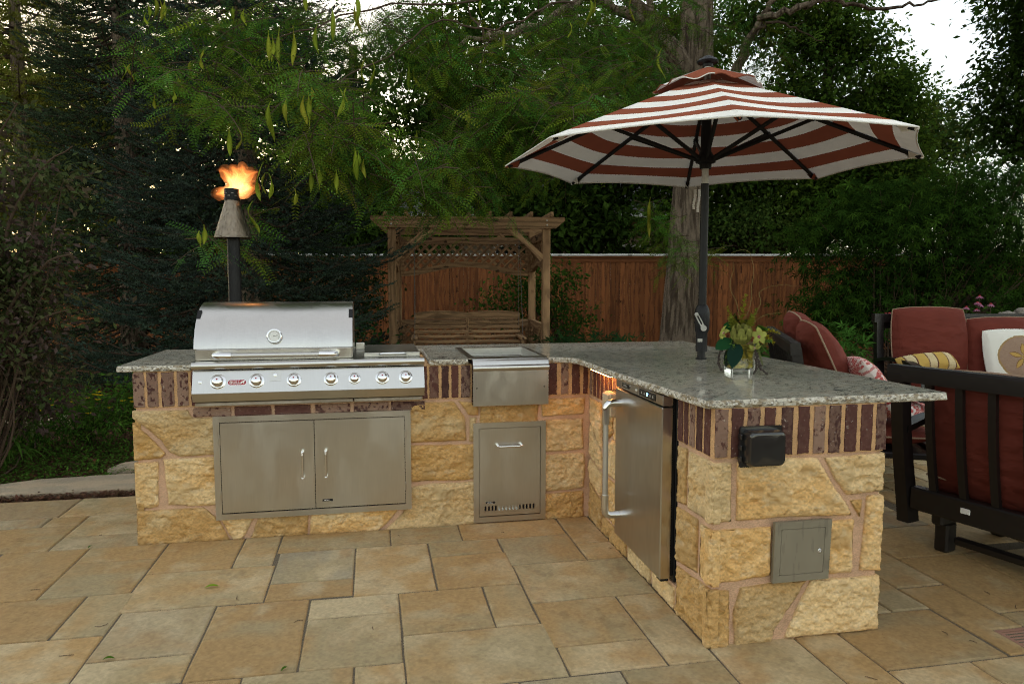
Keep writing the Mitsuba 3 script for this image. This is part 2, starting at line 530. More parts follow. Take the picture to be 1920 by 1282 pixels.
for a, b, c, d in RECTS + [(1.04, 1.283, -1.78, -1.19), (-2.376, .0, 0.0, .90), (.0, .69, -1.45, .90)]:
    occ |= ((cx > a - .02) & (cx < b + .02))[:, None] & ((cy > c - .02) & (cy < d + .02))[None]
occ |= ((cx < 0.9)[:, None] & (cy > .915)[None])
occ |= ((cx < -2.9)[:, None] & (cy < -1.0)[None]) | ((cy < -3.3)[None] & (cx < 9)[:, None])
filler = []
for j in range(ny - 1, -1, -1):
    for i in range(nx):
        if occ[i, j]:
            continue
        w, h = [(4, 4), (4, 2), (2, 4), (6, 4), (4, 6), (2, 2), (3, 4)][prng.integers(7)]
        ww = 1
        while ww < w and i + ww < nx and not occ[i + ww, j]:
            ww += 1
        hh = 1
        while hh < h and j - hh >= 0 and not occ[i:i + ww, j - hh].any():
            hh += 1
        occ[i:i + ww, j - hh + 1:j + 1] = True
        filler.append((PATIO_X0 + i * occ_s, PATIO_X0 + (i + ww) * occ_s, PATIO_Y0 + (j - hh + 1) * occ_s, PATIO_Y0 + (j + 1) * occ_s))

patio_base = sg.box(PATIO_X0, PATIO_Y0, PATIO_X1, .918).union(sg.box(.7, .5, PATIO_X1, PATIO_Y1))
pk = struct('patio', prism(patio_base, .049, at_(np.eye(4), (0, 0, -.055))), 'mat_sand')


def paver_mesh(poly, rng, z=0.0, gap=.0035):
    """A slab with a slightly wavy outline and a worn, rounded top edge."""
    g = sg.Polygon(poly).buffer(-gap, join_style=2)
    L = []
    ring = np.array(g.exterior.coords)[:-1]
    for a, b in zip(ring, np.roll(ring, -1, 0)):
        n = max(2, int(np.hypot(*(b - a)) / .11))
        for k in range(n):
            L.append(a + (b - a) * k / n)
    L = np.array(L)
    o = L + rng.normal(0, .0011, L.shape)
    c = np.array(g.representative_point().coords[0]) if len(ring) > 4 else L.mean(0)
    tilt = rng.normal(0, .0016, 2)

    def lift(P, h):
        return np.column_stack([P, z + h + (P - c) @ tilt])

    def inset(P, d):
        s = np.sign(P - c)
        near = np.abs(P - c) / (np.abs(L - c).max(0) + 1e-9)
        return P - s * d * (near > .86)
    if len(ring) > 4:
        inset = lambda P, d: P + (c - P) / np.linalg.norm(c - P, axis=1, keepdims=True) * d
    n = len(o)
    V = np.vstack([lift(o, -.04), lift(o, -.006), lift(inset(o, .003), -.0015), lift(inset(o, .008), 0)])
    F = []
    for r in range(3):
        for i in range(n):
            k = (i + 1) % n
            F += [(r * n + i, r * n + k, (r + 1) * n + k), (r * n + i, (r + 1) * n + k, (r + 1) * n + i)]
    top = trimesh.creation.triangulate_polygon(sg.Polygon(V[3 * n:, :2]), engine='earcut')[1] if False else None
    import mapbox_earcut as ec
    tri = ec.triangulate_float64(V[3 * n:, :2].copy(), np.array([n], dtype=np.uint32)).reshape(-1, 3)
    F += [tuple(3 * n + t) for t in tri]
    m = trimesh.Trimesh(V, np.array(F), process=False)
    if sg.Polygon(o).exterior.is_ccw is False:
        m.invert()
    return m, c


def add_paver(poly, i, z=0.0):
    m, c = paver_mesh(poly, prng, z)
    a, b = m.vertices[:, 0] - c[0], m.vertices[:, 1] - c[1]
    if prng.random() < .5:
        a, b = b, a
    part(pk, 'paver', m, 'mat_paver', smooth=False, uv=uvid(a, b, i))


k = 0
for r in RECTS:
    add_paver([(r[0], r[2]), (r[1], r[2]), (r[1], r[3]), (r[0], r[3])], k)
    k += 1
# the paver cut round the drain
add_paver([(1.043, -1.767), (1.137, -1.767), (1.137, -1.593), (1.28, -1.593), (1.28, -1.193), (1.043, -1.193)], k)
filler.sort(key=lambda r: math.hypot((r[0] + r[1]) / 2 - CAM[0], (r[2] + r[3]) / 2 - CAM[1]))
for r in [r for r in filler if (r[1] - r[0]) > .1 and (r[3] - r[2]) > .1][:225]:
    k += 1
    add_paver([(r[0], r[2]), (r[1], r[2]), (r[1], r[3]), (r[0], r[3])], k)

# drain grate at the right
dg = thing('drain_grate', 'small terracotta-coloured drain grate set into the patio at the bottom right corner', 'drain')
fr = sg.box(1.14, -1.765, 1.42, -1.597).difference(sg.box(1.155, -1.75, 1.405, -1.612))
part(dg, 'frame', prism(fr, .03, at_(np.eye(4), (0, 0, -.032))), 'mat_terracotta')
for j in range(7):
    y = -1.742 + j * .0195
    part(dg, 'bar', cbox(1.156, 1.404, y, y + .011, -.03, -.004, .002), 'mat_terracotta')

# ================================================================ the island
W, L, A, D = 2.376, 1.511, .696, .879
isl = thing('kitchen_island', 'L-shaped outdoor kitchen island of ochre split-face stone with a brick band and granite top', 'outdoor kitchen')
srng = np.random.default_rng(11)


def man(m):
    return m3.Manifold(m3.Mesh(np.asarray(m.vertices, np.float32), np.asarray(m.faces, np.uint32)))


def mbox(x0, x1, y0, y1, z0, z1):
    return m3.Manifold.cube((x1 - x0, y1 - y0, z1 - z0)).translate((x0, y0, z0))


CE = .0105
niche = mbox(-.1, .60, -1.192, -.583, .095, .90)
hollow = mbox(-2.06, -.935, -.1, .56, .70, 1.0) + mbox(-.665, -.255, -.1, .62, .66, 1.0)
lower = mbox(-W + CE, A - CE, CE, D - .05, -.02, .700) + mbox(CE, A - CE, -L + CE, .5, -.02, .700)
upper = mbox(-W + CE - .005, A - CE + .005, CE - .006, D - .045, .701, .8845) + mbox(CE - .006, A - CE + .006, -L + CE - .006, .5, .701, .8845)
part(isl, 'mortar', lower - niche - hollow, 'mat_mortar')
part(isl, 'mortar_band', upper - niche - hollow, 'mat_mortar_tan')

sid = [0]


def rock_patch(poly, mapper, step=.0082, proud=.011, rough=1.0, seed=0, edge=.006, wob=.0025):
    """A split-face stone front: the outline with a rough relief inside and skirts going back into the mortar."""
    g = sg.Polygon(poly).buffer(0)
    g = g.buffer(.004, join_style=1).buffer(-.004, join_style=1)
    ring = g.exterior
    n = int(ring.length / step)
    B = np.array([ring.interpolate(i / n, normalized=True).coords[0] for i in range(n)])
    nz = meshkit.fbm(np.column_stack([B * 38, np.full(n, seed * 3.7)]), 3, seed)
    c = np.array(g.centroid.coords[0])
    dirs = (B - c) / (np.linalg.norm(B - c, axis=1, keepdims=True) + 1e-9)
    B = B + dirs * ((nz - .55) * wob * 4)[:, None]
    g = sg.Polygon(B).buffer(0)
    if g.geom_type != 'Polygon':
        g = max(g.geoms, key=lambda q: q.area)
    x0, y0, x1, y1 = g.bounds
    X, Y = np.meshgrid(np.arange(x0, x1, step), np.arange(y0, y1, step))
    P = np.column_stack([X.ravel(), Y.ravel()]) + np.random.default_rng(seed).uniform(-.3, .3, (X.size, 2)) * step
    P = P[shapely.contains_xy(g.buffer(-step * .55), P[:, 0], P[:, 1])]
    B = np.array(g.exterior.coords)[:-1]
    Q = np.vstack([B, P])
    tri = Delaunay(Q).simplices
    cc = Q[tri].mean(1)
    tri = tri[shapely.contains_xy(g, cc[:, 0], cc[:, 1])]
    d = shapely.distance(shapely.points(Q), g.exterior)
    q3 = np.column_stack([Q, np.full(len(Q), seed * 1.31)])
    s = np.array([1, 1.25, 1])
    f1 = meshkit.fbm(q3 * s * 9, 3, seed) - .5
    f2 = np.abs(meshkit.fbm(q3 * s * 24, 3, seed + 7) - .5)
    f3 = meshkit.fbm(q3 * s * 70, 2, seed + 9) - .5
    e = 1 - np.exp(-d / edge)
    h = .006 + proud * e + rough * (e * (.030 * f1 - .050 * f2) + .014 * f3 * (.4 + .6 * e))
    h = np.maximum(h, .002)
    nb = len(B)
    V = np.vstack([mapper(Q[:, 0], Q[:, 1], h), mapper(B[:, 0], B[:, 1], np.full(nb, -.02))])
    F = list(map(tuple, tri))
    o = len(Q)
    for i in range(nb):
        k2 = (i + 1) % nb
        F += [(i, k2, o + k2), (i, o + k2, o + i)]
    uv2 = np.vstack([Q, B])
    return V, np.array(F), uv2


def add_stone(patches, **kw):
    """patches: (polygon, mapper)."""
    sid[0] += 1
    Vs, Fs, Us, o = [], [], [], 0
    for poly, mp in patches:
        V, F, u = rock_patch(poly, mp, seed=sid[0], **kw)
        Vs.append(V); Fs.append(F + o); Us.append(u - u.mean(0)); o += len(V)
    V, F, u = np.vstack(Vs), np.vstack(Fs), np.vstack(Us)
    part(isl, 'stone', (V, F), 'mat_stone', smooth=True, uv=uvid(u[:, 0], u[:, 1], sid[0]))


front = lambda a, b, h: np.column_stack([a, CE - h, b])
armleft = lambda a, b, h: np.column_stack([CE - h, a, b])
armend = lambda a, b, h: np.column_stack([a, -L + CE - h, b])
armright = lambda a, b, h: np.column_stack([A - CE + h, a, b])
backf = lambda a, b, h: np.column_stack([a, D - .05 + h, b])
leftend = lambda a, b, h: np.column_stack([-W + CE - h, a, b])

WL = -W - .008
FRONT = [
    [(WL, .688), (-2.121, .684), (-2.100, .641), (-1.98, .641), (-1.98, .447), (-2.166, .446), (-2.216, .470), (-2.250, .529), (-2.310, .588), (WL, .652)],
    [(WL, .628), (-2.325, .572), (-2.262, .498), (-2.234, .462), (-2.257, .441), (WL, .434)],
    [(WL, .421), (-2.270, .421), (-2.278, .192), (-2.32, .186), (WL, .186)],
    [(-2.246, .434), (-1.98, .437), (-1.985, .185), (-2.060, .181), (-2.231, .198)],
    [(WL, .174), (-2.06, .172), (-1.99, .103), (-1.937, -.01), (WL, -.01)],
    [(-1.985, .11), (-1.813, .11), (-1.879, -.01), (-1.924, -.01)],
    [(-1.790, .11), (-1.541, .11), (-1.549, -.01), (-1.838, -.01)],
    [(-1.529, .11), (-1.064, .11), (-1.133, .028), (-1.185, -.012), (-1.538, -.012)],
    [(-1.155, -.012), (-1.128, .003), (-1.045, .08), (-.992, .225), (-.862, .237), (-.725, .234), (-.64, .238), (-.64, -.012)],
    [(-1.01, .452), (-.64, .444), (-.64, .252), (-.725, .243), (-.862, .252), (-1.01, .252)],
    [(-1.01, .672), (-.903, .684), (-.762, .684), (-.70, .585), (-.697, .468), (-1.01, .466)],
    [(-.739, .686), (-.628, .67), (-.628, .604), (-.685, .607), (-.711, .650)],
    [(-.676, .592), (-.64, .590), (-.64, .456), (-.680, .462)],
    [(-.619, .69), (-.290, .69), (-.295, .55), (-.619, .55)],
    [(-.272, .682), (-.022, .684), (-.026, .592), (-.27, .585)],
    [(-.27, .563), (-.034, .563), (-.028, .392), (-.134, .384), (-.27, .382)],
    [(-.27, .364), (-.022, .368), (-.016, .267), (-.024, .168), (-.108, .157), (-.27, .157)],
    [(-.27, .138), (-.027, .148), (-.024, -.01), (-.27, -.01)]]
for poly in FRONT:
    add_stone([(poly, front)])
# arm, left face: near the corner and round the fridge
for poly in [[(-.012, .684), (-.205, .684), (-.205, .44), (-.10, .50), (-.012, .565)], [(-.012, .545), (-.10, .48), (-.215, .42), (-.235, .33), (-.14, .33), (-.012, .358)],
             [(-.228, .684), (-.40, .684), (-.40, .56), (-.228, .455)], [(-.42, .684), (-.585, .684), (-.585, .50), (-.42, .54)],
             [(-.245, .43), (-.40, .53), (-.585, .48), (-.585, .33), (-.26, .33)], [(-.012, .338), (-.215, .308), (-.225, .18), (-.10, .19), (-.012, .232)],
             [(-.24, .31), (-.585, .31), (-.585, .10), (-.245, .10)], [(-.012, .212), (-.12, .17), (-.225, .158), (-.225, -.01), (-.012, -.01)],
             [(-.245, .083), (-.62, .083), (-.62, -.01), (-.245, -.01)], [(-.645, .083), (-.93, .083), (-.93, -.01), (-.645, -.01)], [(-.955, .083), (-1.185, .083), (-1.185, -.01), (-.955, -.01)],
             [(-1.195, .684), (-1.283, .684), (-1.280, .462), (-1.195, .452)], [(-1.195, .432), (-1.388, .440), (-1.388, .232), (-1.195, .205)]]:
    add_stone([(poly, armleft)])
LE = -L - .009
add_stone([([(-1.304, .684), (LE, .686), (LE, .464), (-1.302, .456)], armleft), ([(-.012, .686), (.074, .684), (.078, .467), (-.012, .463)], armend)])
add_stone([([(-1.412, .434), (LE, .437), (LE, .232), (-1.412, .230)], armleft), ([(-.012, .437), (.242, .436), (.239, .25), (-.012, .234)], armend)], rough=1.1)
add_stone([([(-1.205, .188), (LE, .218), (LE, -.01), (-1.205, -.01)], armleft), ([(-.012, .216), (.078, .207), (.083, -.01), (-.012, -.01)], armend)], rough=1.1)
END = [
    [(.098, .684), (.286, .694), (.420, .684), (.498, .567), (.552, .500), (.572, .459), (.294, .470), (.100, .468)],
    [(.450, .684), (A + .008, .692), (A + .008, .548), (.549, .538), (.494, .607)],
    [(.564, .516), (.615, .517), (.605, .453)],
    [(.634, .530), (A + .008, .530), (A + .008, .232), (.616, .244)],
    [(.46, .442), (.581, .443), (.582, .238), (.46, .238)],
    [(.124, .214), (.235, .222), (.39, .220), (.332, .131), (.266, .041), (.256, -.01), (.106, -.01), (.096, .129)],
    [(.410, .220), (A + .008, .215), (A + .008, .002), (.572, .001), (.31, .004), (.355, .115)]]
for i, poly in enumerate(END):
    add_stone([(poly, armend)], proud=.017 if i < 2 else .014, rough=1.35 if i < 2 else 1.0)
# courses on the faces turned away from the patio
for face, a0, a1 in ((armright, -L, D - .06), (backf, -W, A), (leftend, .0, D - .06)):
    for z0, z1 in ((-.01, .215), (.235, .45), (.47, .684)):
        a = a0
        while a < a1 - .08:
            b = min(a + srng.uniform(.22, .44), a1)
            if a1 - b < .14:
                b = a1
            j = srng.uniform(-.012, .012, 4)
            add_stone([([(a + .011, z0 + .002), (b - .011, z0 + .002), (b - .011 + j[0], z1 - .008 + j[1] * .5), (a + .011 + j[2], z1 - .008 + j[3] * .5)], face)], step=.022)
            a = b

bid = [0]


def brick_mesh(a0, a1, b0, b1, mapper, proud=.010):
    """One brick front with ragged mortar-smeared edges."""
    r = srng

    def side(p, q, n):
        t = np.arange(n) / n
        return [(p[0] + (q[0] - p[0]) * s, p[1] + (q[1] - p[1]) * s) for s in t]
    P = np.array(side((a0, b0), (a1, b0), 3) + side((a1, b0), (a1, b1), 9) + side((a1, b1), (a0, b1), 3) + side((a0, b1), (a0, b0), 9))
    P = P + r.normal(0, .0012, P.shape)
    c = P.mean(0)
    n = len(P)
    ins = P - np.sign(P - c) * .0022
    V = np.vstack([mapper(P[:, 0], P[:, 1], np.full(n, -.012)), mapper(P[:, 0], P[:, 1], np.full(n, proud - .002)), mapper(ins[:, 0], ins[:, 1], proud + r.normal(0, .0004, n)), mapper(c[:1], c[1:], np.array([proud]))])
    F = []
    for k2 in range(2):
        for i in range(n):
            j = (i + 1) % n
            F += [(k2 * n + i, k2 * n + j, (k2 + 1) * n + j), (k2 * n + i, (k2 + 1) * n + j, (k2 + 1) * n + i)]
    F += [(2 * n + i, 2 * n + (i + 1) % n, 3 * n) for i in range(n)]
    return V, np.array(F), np.vstack([P, P, ins, c[None]]) - c


BMAP = {}


def add_brick(a0, a1, b0, b1, mapper, proud=.010):
    bid[0] += 1
    V, F, u = brick_mesh(a0, a1, b0, b1, mapper, proud)
    part(isl, 'brick', (V, F), 'mat_brick', uv=uvid(u[:, 0], u[:, 1], bid[0] * 7 + 3))


ZB0, ZB1 = .705, .881
for a0, a1 in [(-2.374, -2.321), (-2.308, -2.257), (-2.241, -2.181), (-2.166, -2.114), (-2.101, -2.062), (-.935, -.907), (-.895, -.846), (-.829, -.790), (-.776, -.738), (-.723, -.673),
               (-.25, -.186), (-.161, -.119), (-.098, -.053), (-.033, -.006)]:
    add_brick(a0, a1, ZB0, ZB1, front)
for a0, a1 in [(-2.094, -1.914), (-1.894, -1.716), (-1.696, -1.518), (-1.494, -1.316), (-1.295, -1.115), (-1.10, -.921)]:
    add_brick(a0, a1, .648, .692, front, .012)
for a0, a1 in [(-.052, -.010), (-.118, -.073), (-.184, -.138), (-.25, -.204), (-.316, -.27), (-.382, -.336), (-.448, -.402), (-.514, -.468), (-.575, -.534)]:
    add_brick(a0, a1, ZB0, ZB1, armleft)
for a0, a1 in [(-1.244, -1.2), (-1.292, -1.255), (-1.350, -1.306), (-1.413, -1.367), (-1.478, -1.432)]:
    add_brick(a0, a1, ZB0, ZB1, armleft)
EB = [(.006, .056), (.070, .117), (.133, .181), (.199, .244), (.268, .314), (.334, .381), (.398, .445), (.461, .509), (.527, .576), (.594, .642), (.659, .700)]
for a0, a1 in EB:
    add_brick(a0, a1, ZB0, ZB1, armend)
for face, a0, a1 in ((armright, -L + .03, D - .08), (backf, -W + .02, A - .02), (leftend, .02, D - .08)):
    n = int((a1 - a0) / .066)
    for j in range(n):
        s = a0 + (a1 - a0) * j / n
        add_brick(s, s + .051, ZB0, ZB1, face)

# granite top, with notches for the grill and the ice bin
CT0, CT1 = .885, .915
CR = .958
outer = sg.Polygon([(-2.443, -.008), (-.20, -.008), (-.13, -.03), (-.098, -.10), (-.092, -.30), (-.088, -.70), (-.034, -1.513), (CR, -1.513), (CR, D), (-2.443, D)])
top = outer.difference(sg.box(-2.094, -.2, -.893, .60)).difference(sg.box(-.683, -.2, -.238, .652)).difference(sg.Point(.556, -.24).buffer(.024))
ci = top.buffer(-.004, join_style=1)
slab = prism(ci, CT1 - CT0 - .002, at_(np.eye(4), (0, 0, CT0 + .002)))
ck = part(isl, 'countertop', slab, 'mat_granite', label='speckled grey-green granite countertop with a chipped edge')


def rough_edge(poly, z0, z1, seed):
    """The chipped edge of the slab as a band round its outline."""
    Vs, Fs, o = [], [], 0
    for ring in [poly.exterior] + list(poly.interiors):
        n = int(ring.length / .009)
        if ring.length < .3:
            continue
        P = np.array([ring.interpolate(i / n, normalized=True).coords[0] for i in range(n)])
        t = np.roll(P, -1, 0) - np.roll(P, 1, 0)
        t /= np.linalg.norm(t, axis=1, keepdims=True)
        nrm = np.column_stack([t[:, 1], -t[:, 0]]) * (1 if ring.is_ccw else -1)
        if ring is not poly.exterior:
            nrm = -nrm if ring.is_ccw else nrm
        rows = []
        for h, base in ((0, -.004), (.12, .0), (.35, .002), (.65, .002), (.9, .0), (1, -.0045)):
            z = z0 + (z1 - z0) * h
            f = meshkit.fbm(np.column_stack([P * 60, np.full(n, h * 2.5)]), 3, seed) - .5
            rows.append(np.column_stack([P + nrm * (base + f * (.012 if 0 < h < 1 else .003))[:, None], np.full(n, z)]))
        V = np.vstack(rows)
        for r in range(5):
            for i in range(n):
                j = (i + 1) % n
                Fs += [(o + r * n + i, o + r * n + j, o + (r + 1) * n + j), (o + r * n + i, o + (r + 1) * n + j, o + (r + 1) * n + i)]
        Vs.append(V); o += len(V)
    return np.vstack(Vs), np.array(Fs)


part(ck, 'edge', rough_edge(top.buffer(-.001), CT0, CT1 + .0004, 3), 'mat_granite_edge', smooth=False)

# ================================================================ built-in appliances
def text_on(s, height, o, x, y, z, depth=.0012, bold=True, width=None):
    """Lettering centred at o, reading along x, up y, out of z."""
    m = meshkit.text_mesh(s, height, depth, bold=bold)
    b = m.bounds
    m.apply_translation([-(b[0, 0] + b[1, 0]) / 2, -(b[0, 1] + b[1, 1]) / 2, 0])
    if width:
        m.apply_scale([width / (b[1, 0] - b[0, 0]), 1, 1])
    return move(m, frame_at(o, x, y, z))


def xprofile(P, x0, x1):
    """A profile in (y, z) extruded along x."""
    return prism(P, x1 - x0, frame_at((x0, 0, 0), (0, 1, 0), (0, 0, 1), (1, 0, 0)))


def plate(x0, x1, z0, z1, y0, y1, r=.006):
    """An upright plate with rounded corners, facing -y, from y0 (front) to y1."""
    g = sg.box(x0 + r, z0 + r, x1 - r, z1 - r).buffer(r, quad_segs=4)
    return prism(g, y1 - y0, at_(MXZ, (0, y1, 0)))


def ring_plate(x0, x1, z0, z1, w, y0, y1, r=.003):
    g = sg.box(x0, z0, x1, z1).difference(sg.box(x0 + w, z0 + w, x1 - w, z1 - w))
    return prism(g, y1 - y0, at_(MXZ, (0, y1, 0)))


X_, Y_, Z_ = np.eye(3)
# ---- grill
gr = thing('grill', 'built-in stainless steel gas grill with closed lid, seven chrome knobs and a red badge', 'grill')
PX0, PX1 = -2.083, -.925
body = [(-.006, .705), (-.006, .932), (.56, .932), (.56, .705)]
part(gr, 'firebox', cbox(-2.055, -.945, .02, .555, .712, .93, .003), 'mat_steel_dark')
bar = [(-.02, .932), (-.045, .932)] + [(-.045 - .017 * math.sin(t), .913 + .019 * math.cos(t)) for t in np.linspace(0, PI, 9)[1:]] + [(-.030, .892), (-.02, .896)]
part(gr, 'bullnose_rail', xprofile(bar, PX0, PX1), 'mat_steel', smooth=35)
NY, NZ = -.933, .36
panel = [(-.026, .888), (-.030, .886), (-.0725, .777), (-.0725, .774), (-.052, .731), (-.01, .729), (-.004, .74), (-.004, .888)]
part(gr, 'control_panel', xprofile(panel, PX0 + .001, PX1 - .001), 'mat_steel', smooth=20)
for x0, x1 in ((-1.905, -1.735), (-1.60, -1.40), (-1.27, -1.05)):
    part(gr, 'vent_slot', cbox(x0, x1, -.0335, -.022, .8865, .8915, .001), 'mat_black')
part(gr, 'top_tray', cbox(-2.06, -.940, -.02, .56, .918, .930, .002), 'mat_steel_dark')
part(gr, 'drip_tray', cbox(-2.075, -1.297, -.046, .02, .707, .726, .003), 'mat_steel')
part(gr, 'drip_tray', cbox(-1.292, -.935, -.046, .02, .707, .726, .003), 'mat_steel')
knob_prof = [(.0, .0), (.036, .0), (.036, .005), (.031, .008), (.027, .008), (.0265, .022), (.0255, .0245), (.023, .029), (.017, .0325), (.009, .0345), (.0, .035)]
for x, s in ((-1.959, 1.05), (-1.773, 1.03), (-1.591, 1.0), (-1.4065, 1.0), (-1.2875, .85), (-1.145, .98), (-1.024, .98)):
    o = np.array([x, -.0466 - .0043, .831])
    kn = part(gr, 'knob', lathe([(r * s, h * s) for r, h in knob_prof], 28, o, (0, NY, NZ)), 'mat_chrome', smooth=40)
    c = o + np.array([0, NY, NZ]) * .0352 * s
    part(kn, 'pointer_dot', lathe([(0, -.002), (.004, -.002), (.004, .0008), (0, .0012)], 10, c + np.array([0, .36, .933]) * .006, (0, NY, NZ)), 'mat_red_enamel')
nrm = np.array([0, NY, NZ])
upv = np.array([0, .36, .933])
pc = lambda x, z: np.array([x, -.030 - .0425 * (.886 - z) / .109, z])
g = sg.box(-.031, -.0008, .031, .0008).buffer(.0145, quad_segs=6)
bo = pc(-1.868, .826)
bd = part(gr, 'badge', prism(g, .003, frame_at(bo, X_, upv, nrm)), 'mat_chrome', label='red oval badge with white lettering and a white emblem')
part(bd, 'enamel', prism(g.buffer(-.002), .0012, frame_at(bo + nrm * .0025, X_, upv, nrm)), 'mat_red_enamel')
part(bd, 'lettering', text_on('BULL', .014, bo + nrm * .0036 - X_ * .009, X_, upv, nrm, .0012, width=.052), 'mat_white')
bull = [(.0, -.008), (.004, -.007), (.006, -.002), (.012, -.002), (.014, -.008), (.017, -.008), (.0165, .0), (.0185, .004), (.021, .003), (.0205, .007), (.017, .009), (.018, .0125), (.0145, .0095), (.009, .006), (.002, .004), (-.001, .0)]
part(bd, 'emblem', prism([(x + .0175, y) for x, y in bull], .0012, frame_at(bo + nrm * .0036, X_, upv, nrm)), 'mat_white')
ig = pc(-1.684, .852)
part(gr, 'igniter_plate', prism(sg.box(-.025, -.022, .025, .022).buffer(.003), .003, frame_at(ig, X_, upv, nrm)), 'mat_steel_fine')
part(gr, 'igniter_button', lathe([(0, 0), (.009, 0), (.009, .004), (.006, .005), (.006, .009), (0, .010)], 16, ig + nrm * .003 + upv * .006, nrm), 'mat_chrome', smooth=35)
part(gr, 'light_switch', lathe([(0, 0), (.009, 0), (.009, .003), (.005, .005), (0, .005)], 16, pc(-2.045, .832), nrm), 'mat_chrome', smooth=35)
# the lid: a curved sheet between two side plates, its front lip and handle
LX0, LX1 = -2.086, -1.297
curve = [(.020, .990)] + [(.330 - .316 * math.cos(t), .945 + .278 * math.sin(t)) for t in np.linspace(.17, PI / 2, 22)] + [(.46, 1.205), (.50, 1.16), (.52, .935)]
inner = [(y + .006 * (1 if y < .3 else -1), z - .004) for y, z in curve][::-1]
lid = part(gr, 'lid', xprofile(curve + [(.05, .935), (.05, .985)], LX0, LX1), 'mat_steel', smooth=20)
part(lid, 'front_lip', cbox(-2.073, -1.302, .012, .05, .932, .989, .002), 'mat_steel')
hp = arc([(-1.975, .03, .958), (-1.975, -.048, .961), (-1.382, -.048, .961), (-1.382, .03, .958)], .045, 7)
hd = part(lid, 'handle', tube(arc([(-1.93, -.048, .961), (-1.43, -.048, .961)], .01), .0115, 16), 'mat_steel_fine', smooth=40)
for s, x in ((1, -1.978), (-1, -1.379)):
    part(lid, 'handle_elbow', tube(arc([(x, .02, .959), (x, -.048, .961), (x + s * .085, -.048, .961)], .045, 8), .0165, 16), 'mat_chrome', smooth=40)
for x in (LX0, LX1 - .018):
    pl = part(lid, 'handle_bracket' if False else 'side_trim', xprofile([(.10, 1.135), (.15, 1.185), (.165, 1.172), (.12, 1.125)], x - .0015, x + .0195), 'mat_black')
to = np.array([-1.691, .026, 1.052])
ta = np.array([0, -.98, .18])
tm = part(lid, 'thermometer', lathe([(0, 0), (.0385, 0), (.0385, .010), (.034, .014), (.031, .014), (.030, .010), (0, .010)], 32, to, ta), 'mat_chrome', smooth=35)
part(tm, 'dial', lathe([(0, .0105), (.030, .0105), (.0295, .0112), (0, .0112)], 32, to, ta), 'mat_white_dial')
tu = np.array([0, .18, .98])
ticks = []
for q in np.linspace(-2.2, 2.2, 23):
    dv = X_ * math.sin(q) + tu * math.cos(q)
    sv = X_ * math.cos(q) - tu * math.sin(q)
    ticks.append(prism([(-.0006, .022), (.0006, .022), (.0006, .027), (-.0006, .027)], .0006, frame_at(to + ta * .0112, sv, dv, ta)))
part(tm, 'scale_marks', cat(*ticks), 'mat_black')
q = 1.35
part(tm, 'needle_pointer', prism([(-.0012, -.006), (.0012, -.006), (.0006, .02), (-.0006, .02)], .0008, frame_at(to + ta * .0122, X_ * math.cos(q) - tu * math.sin(q), X_ * math.sin(q) + tu * math.cos(q), ta)), 'mat_black')
# side burner under its own flat lid
sb = part(gr, 'side_burner_lid', cbox(-1.238, -.942, .068, .575, .936, .952, .002), 'mat_steel')
part(sb, 'front_lip', cbox(-1.238, -.942, .063, .0675, .931, .953, .001), 'mat_steel_fine')
part(sb, 'handle', tube(arc([(-1.155, .068, .942), (-1.155, .030, .950), (-1.018, .030, .950), (-1.018, .068, .942)], .016, 6), .007, 12), 'mat_chrome', smooth=40)
part(gr, 'hinge_block', cbox(-1.29, -1.24, .50, .55, .93, .972, .003), 'mat_steel')

# ---- double access door
dd = thing('double_access_door', 'wide stainless steel double cabinet door set in the stone below the grill', 'cabinet door')
DX0, DX1, DZ0, DZ1 = -1.999, -.999, .108, .649
part(dd, 'frame', cat(ring_plate(DX0, DX1, DZ0, DZ1, .031, -.020, -.012), ring_plate(DX0 + .002, DX1 - .002, DZ0 + .002, DZ1 - .002, .027, -.012, .02)), 'mat_steel')
part(dd, 'recess', cbox(DX0 + .028, DX1 - .028, -.004, .02, DZ0 + .028, DZ1 - .028, .001), 'mat_black')
for x0, x1, hx, hinge in ((-1.9655, -1.502, -1.561, -1.9705), (-1.4985, -1.0325, -1.443, -1.0275)):
    dr_ = part(dd, 'door', plate(x0, x1, .1435, .6135, -.017, -.003, .002), 'mat_steel')
    part(dr_, 'handle', tube(arc([(hx, -.017, .446), (hx, -.045, .446), (hx, -.045, .314), (hx, -.017, .314)], .018, 6), [.0055] * 16 if False else .0052, 12), 'mat_chrome', smooth=40)
    for zz in (.452, .308):
        part(dr_, 'handle_post', lathe([(0, -.004), (.0085, -.004), (.0085, .010), (.0065, .022), (.0072, .030), (0, .034)], 14, (hx, -.017, zz + (.004 if zz < .4 else -.004)), (0, -1, 0)), 'mat_chrome', smooth=35)
    for zz in (.52, .235):
        part(dr_, 'hinge', cbox(hinge - .0045, hinge + .0045, -.0225, -.004, zz - .022, zz + .022, .002), 'mat_steel')
    if hx > -1.5:
        b2 = part(dr_, 'badge', plate(-1.466, -1.412, .177, .189, -.0185, -.0165, .004), 'mat_black', label='small black badge with white lettering')
        part(b2, 'lettering', text_on('BULL', .0062, (-1.442, -.0184, .183), X_, Z_, -Y_, .0006, width=.030), 'mat_white')

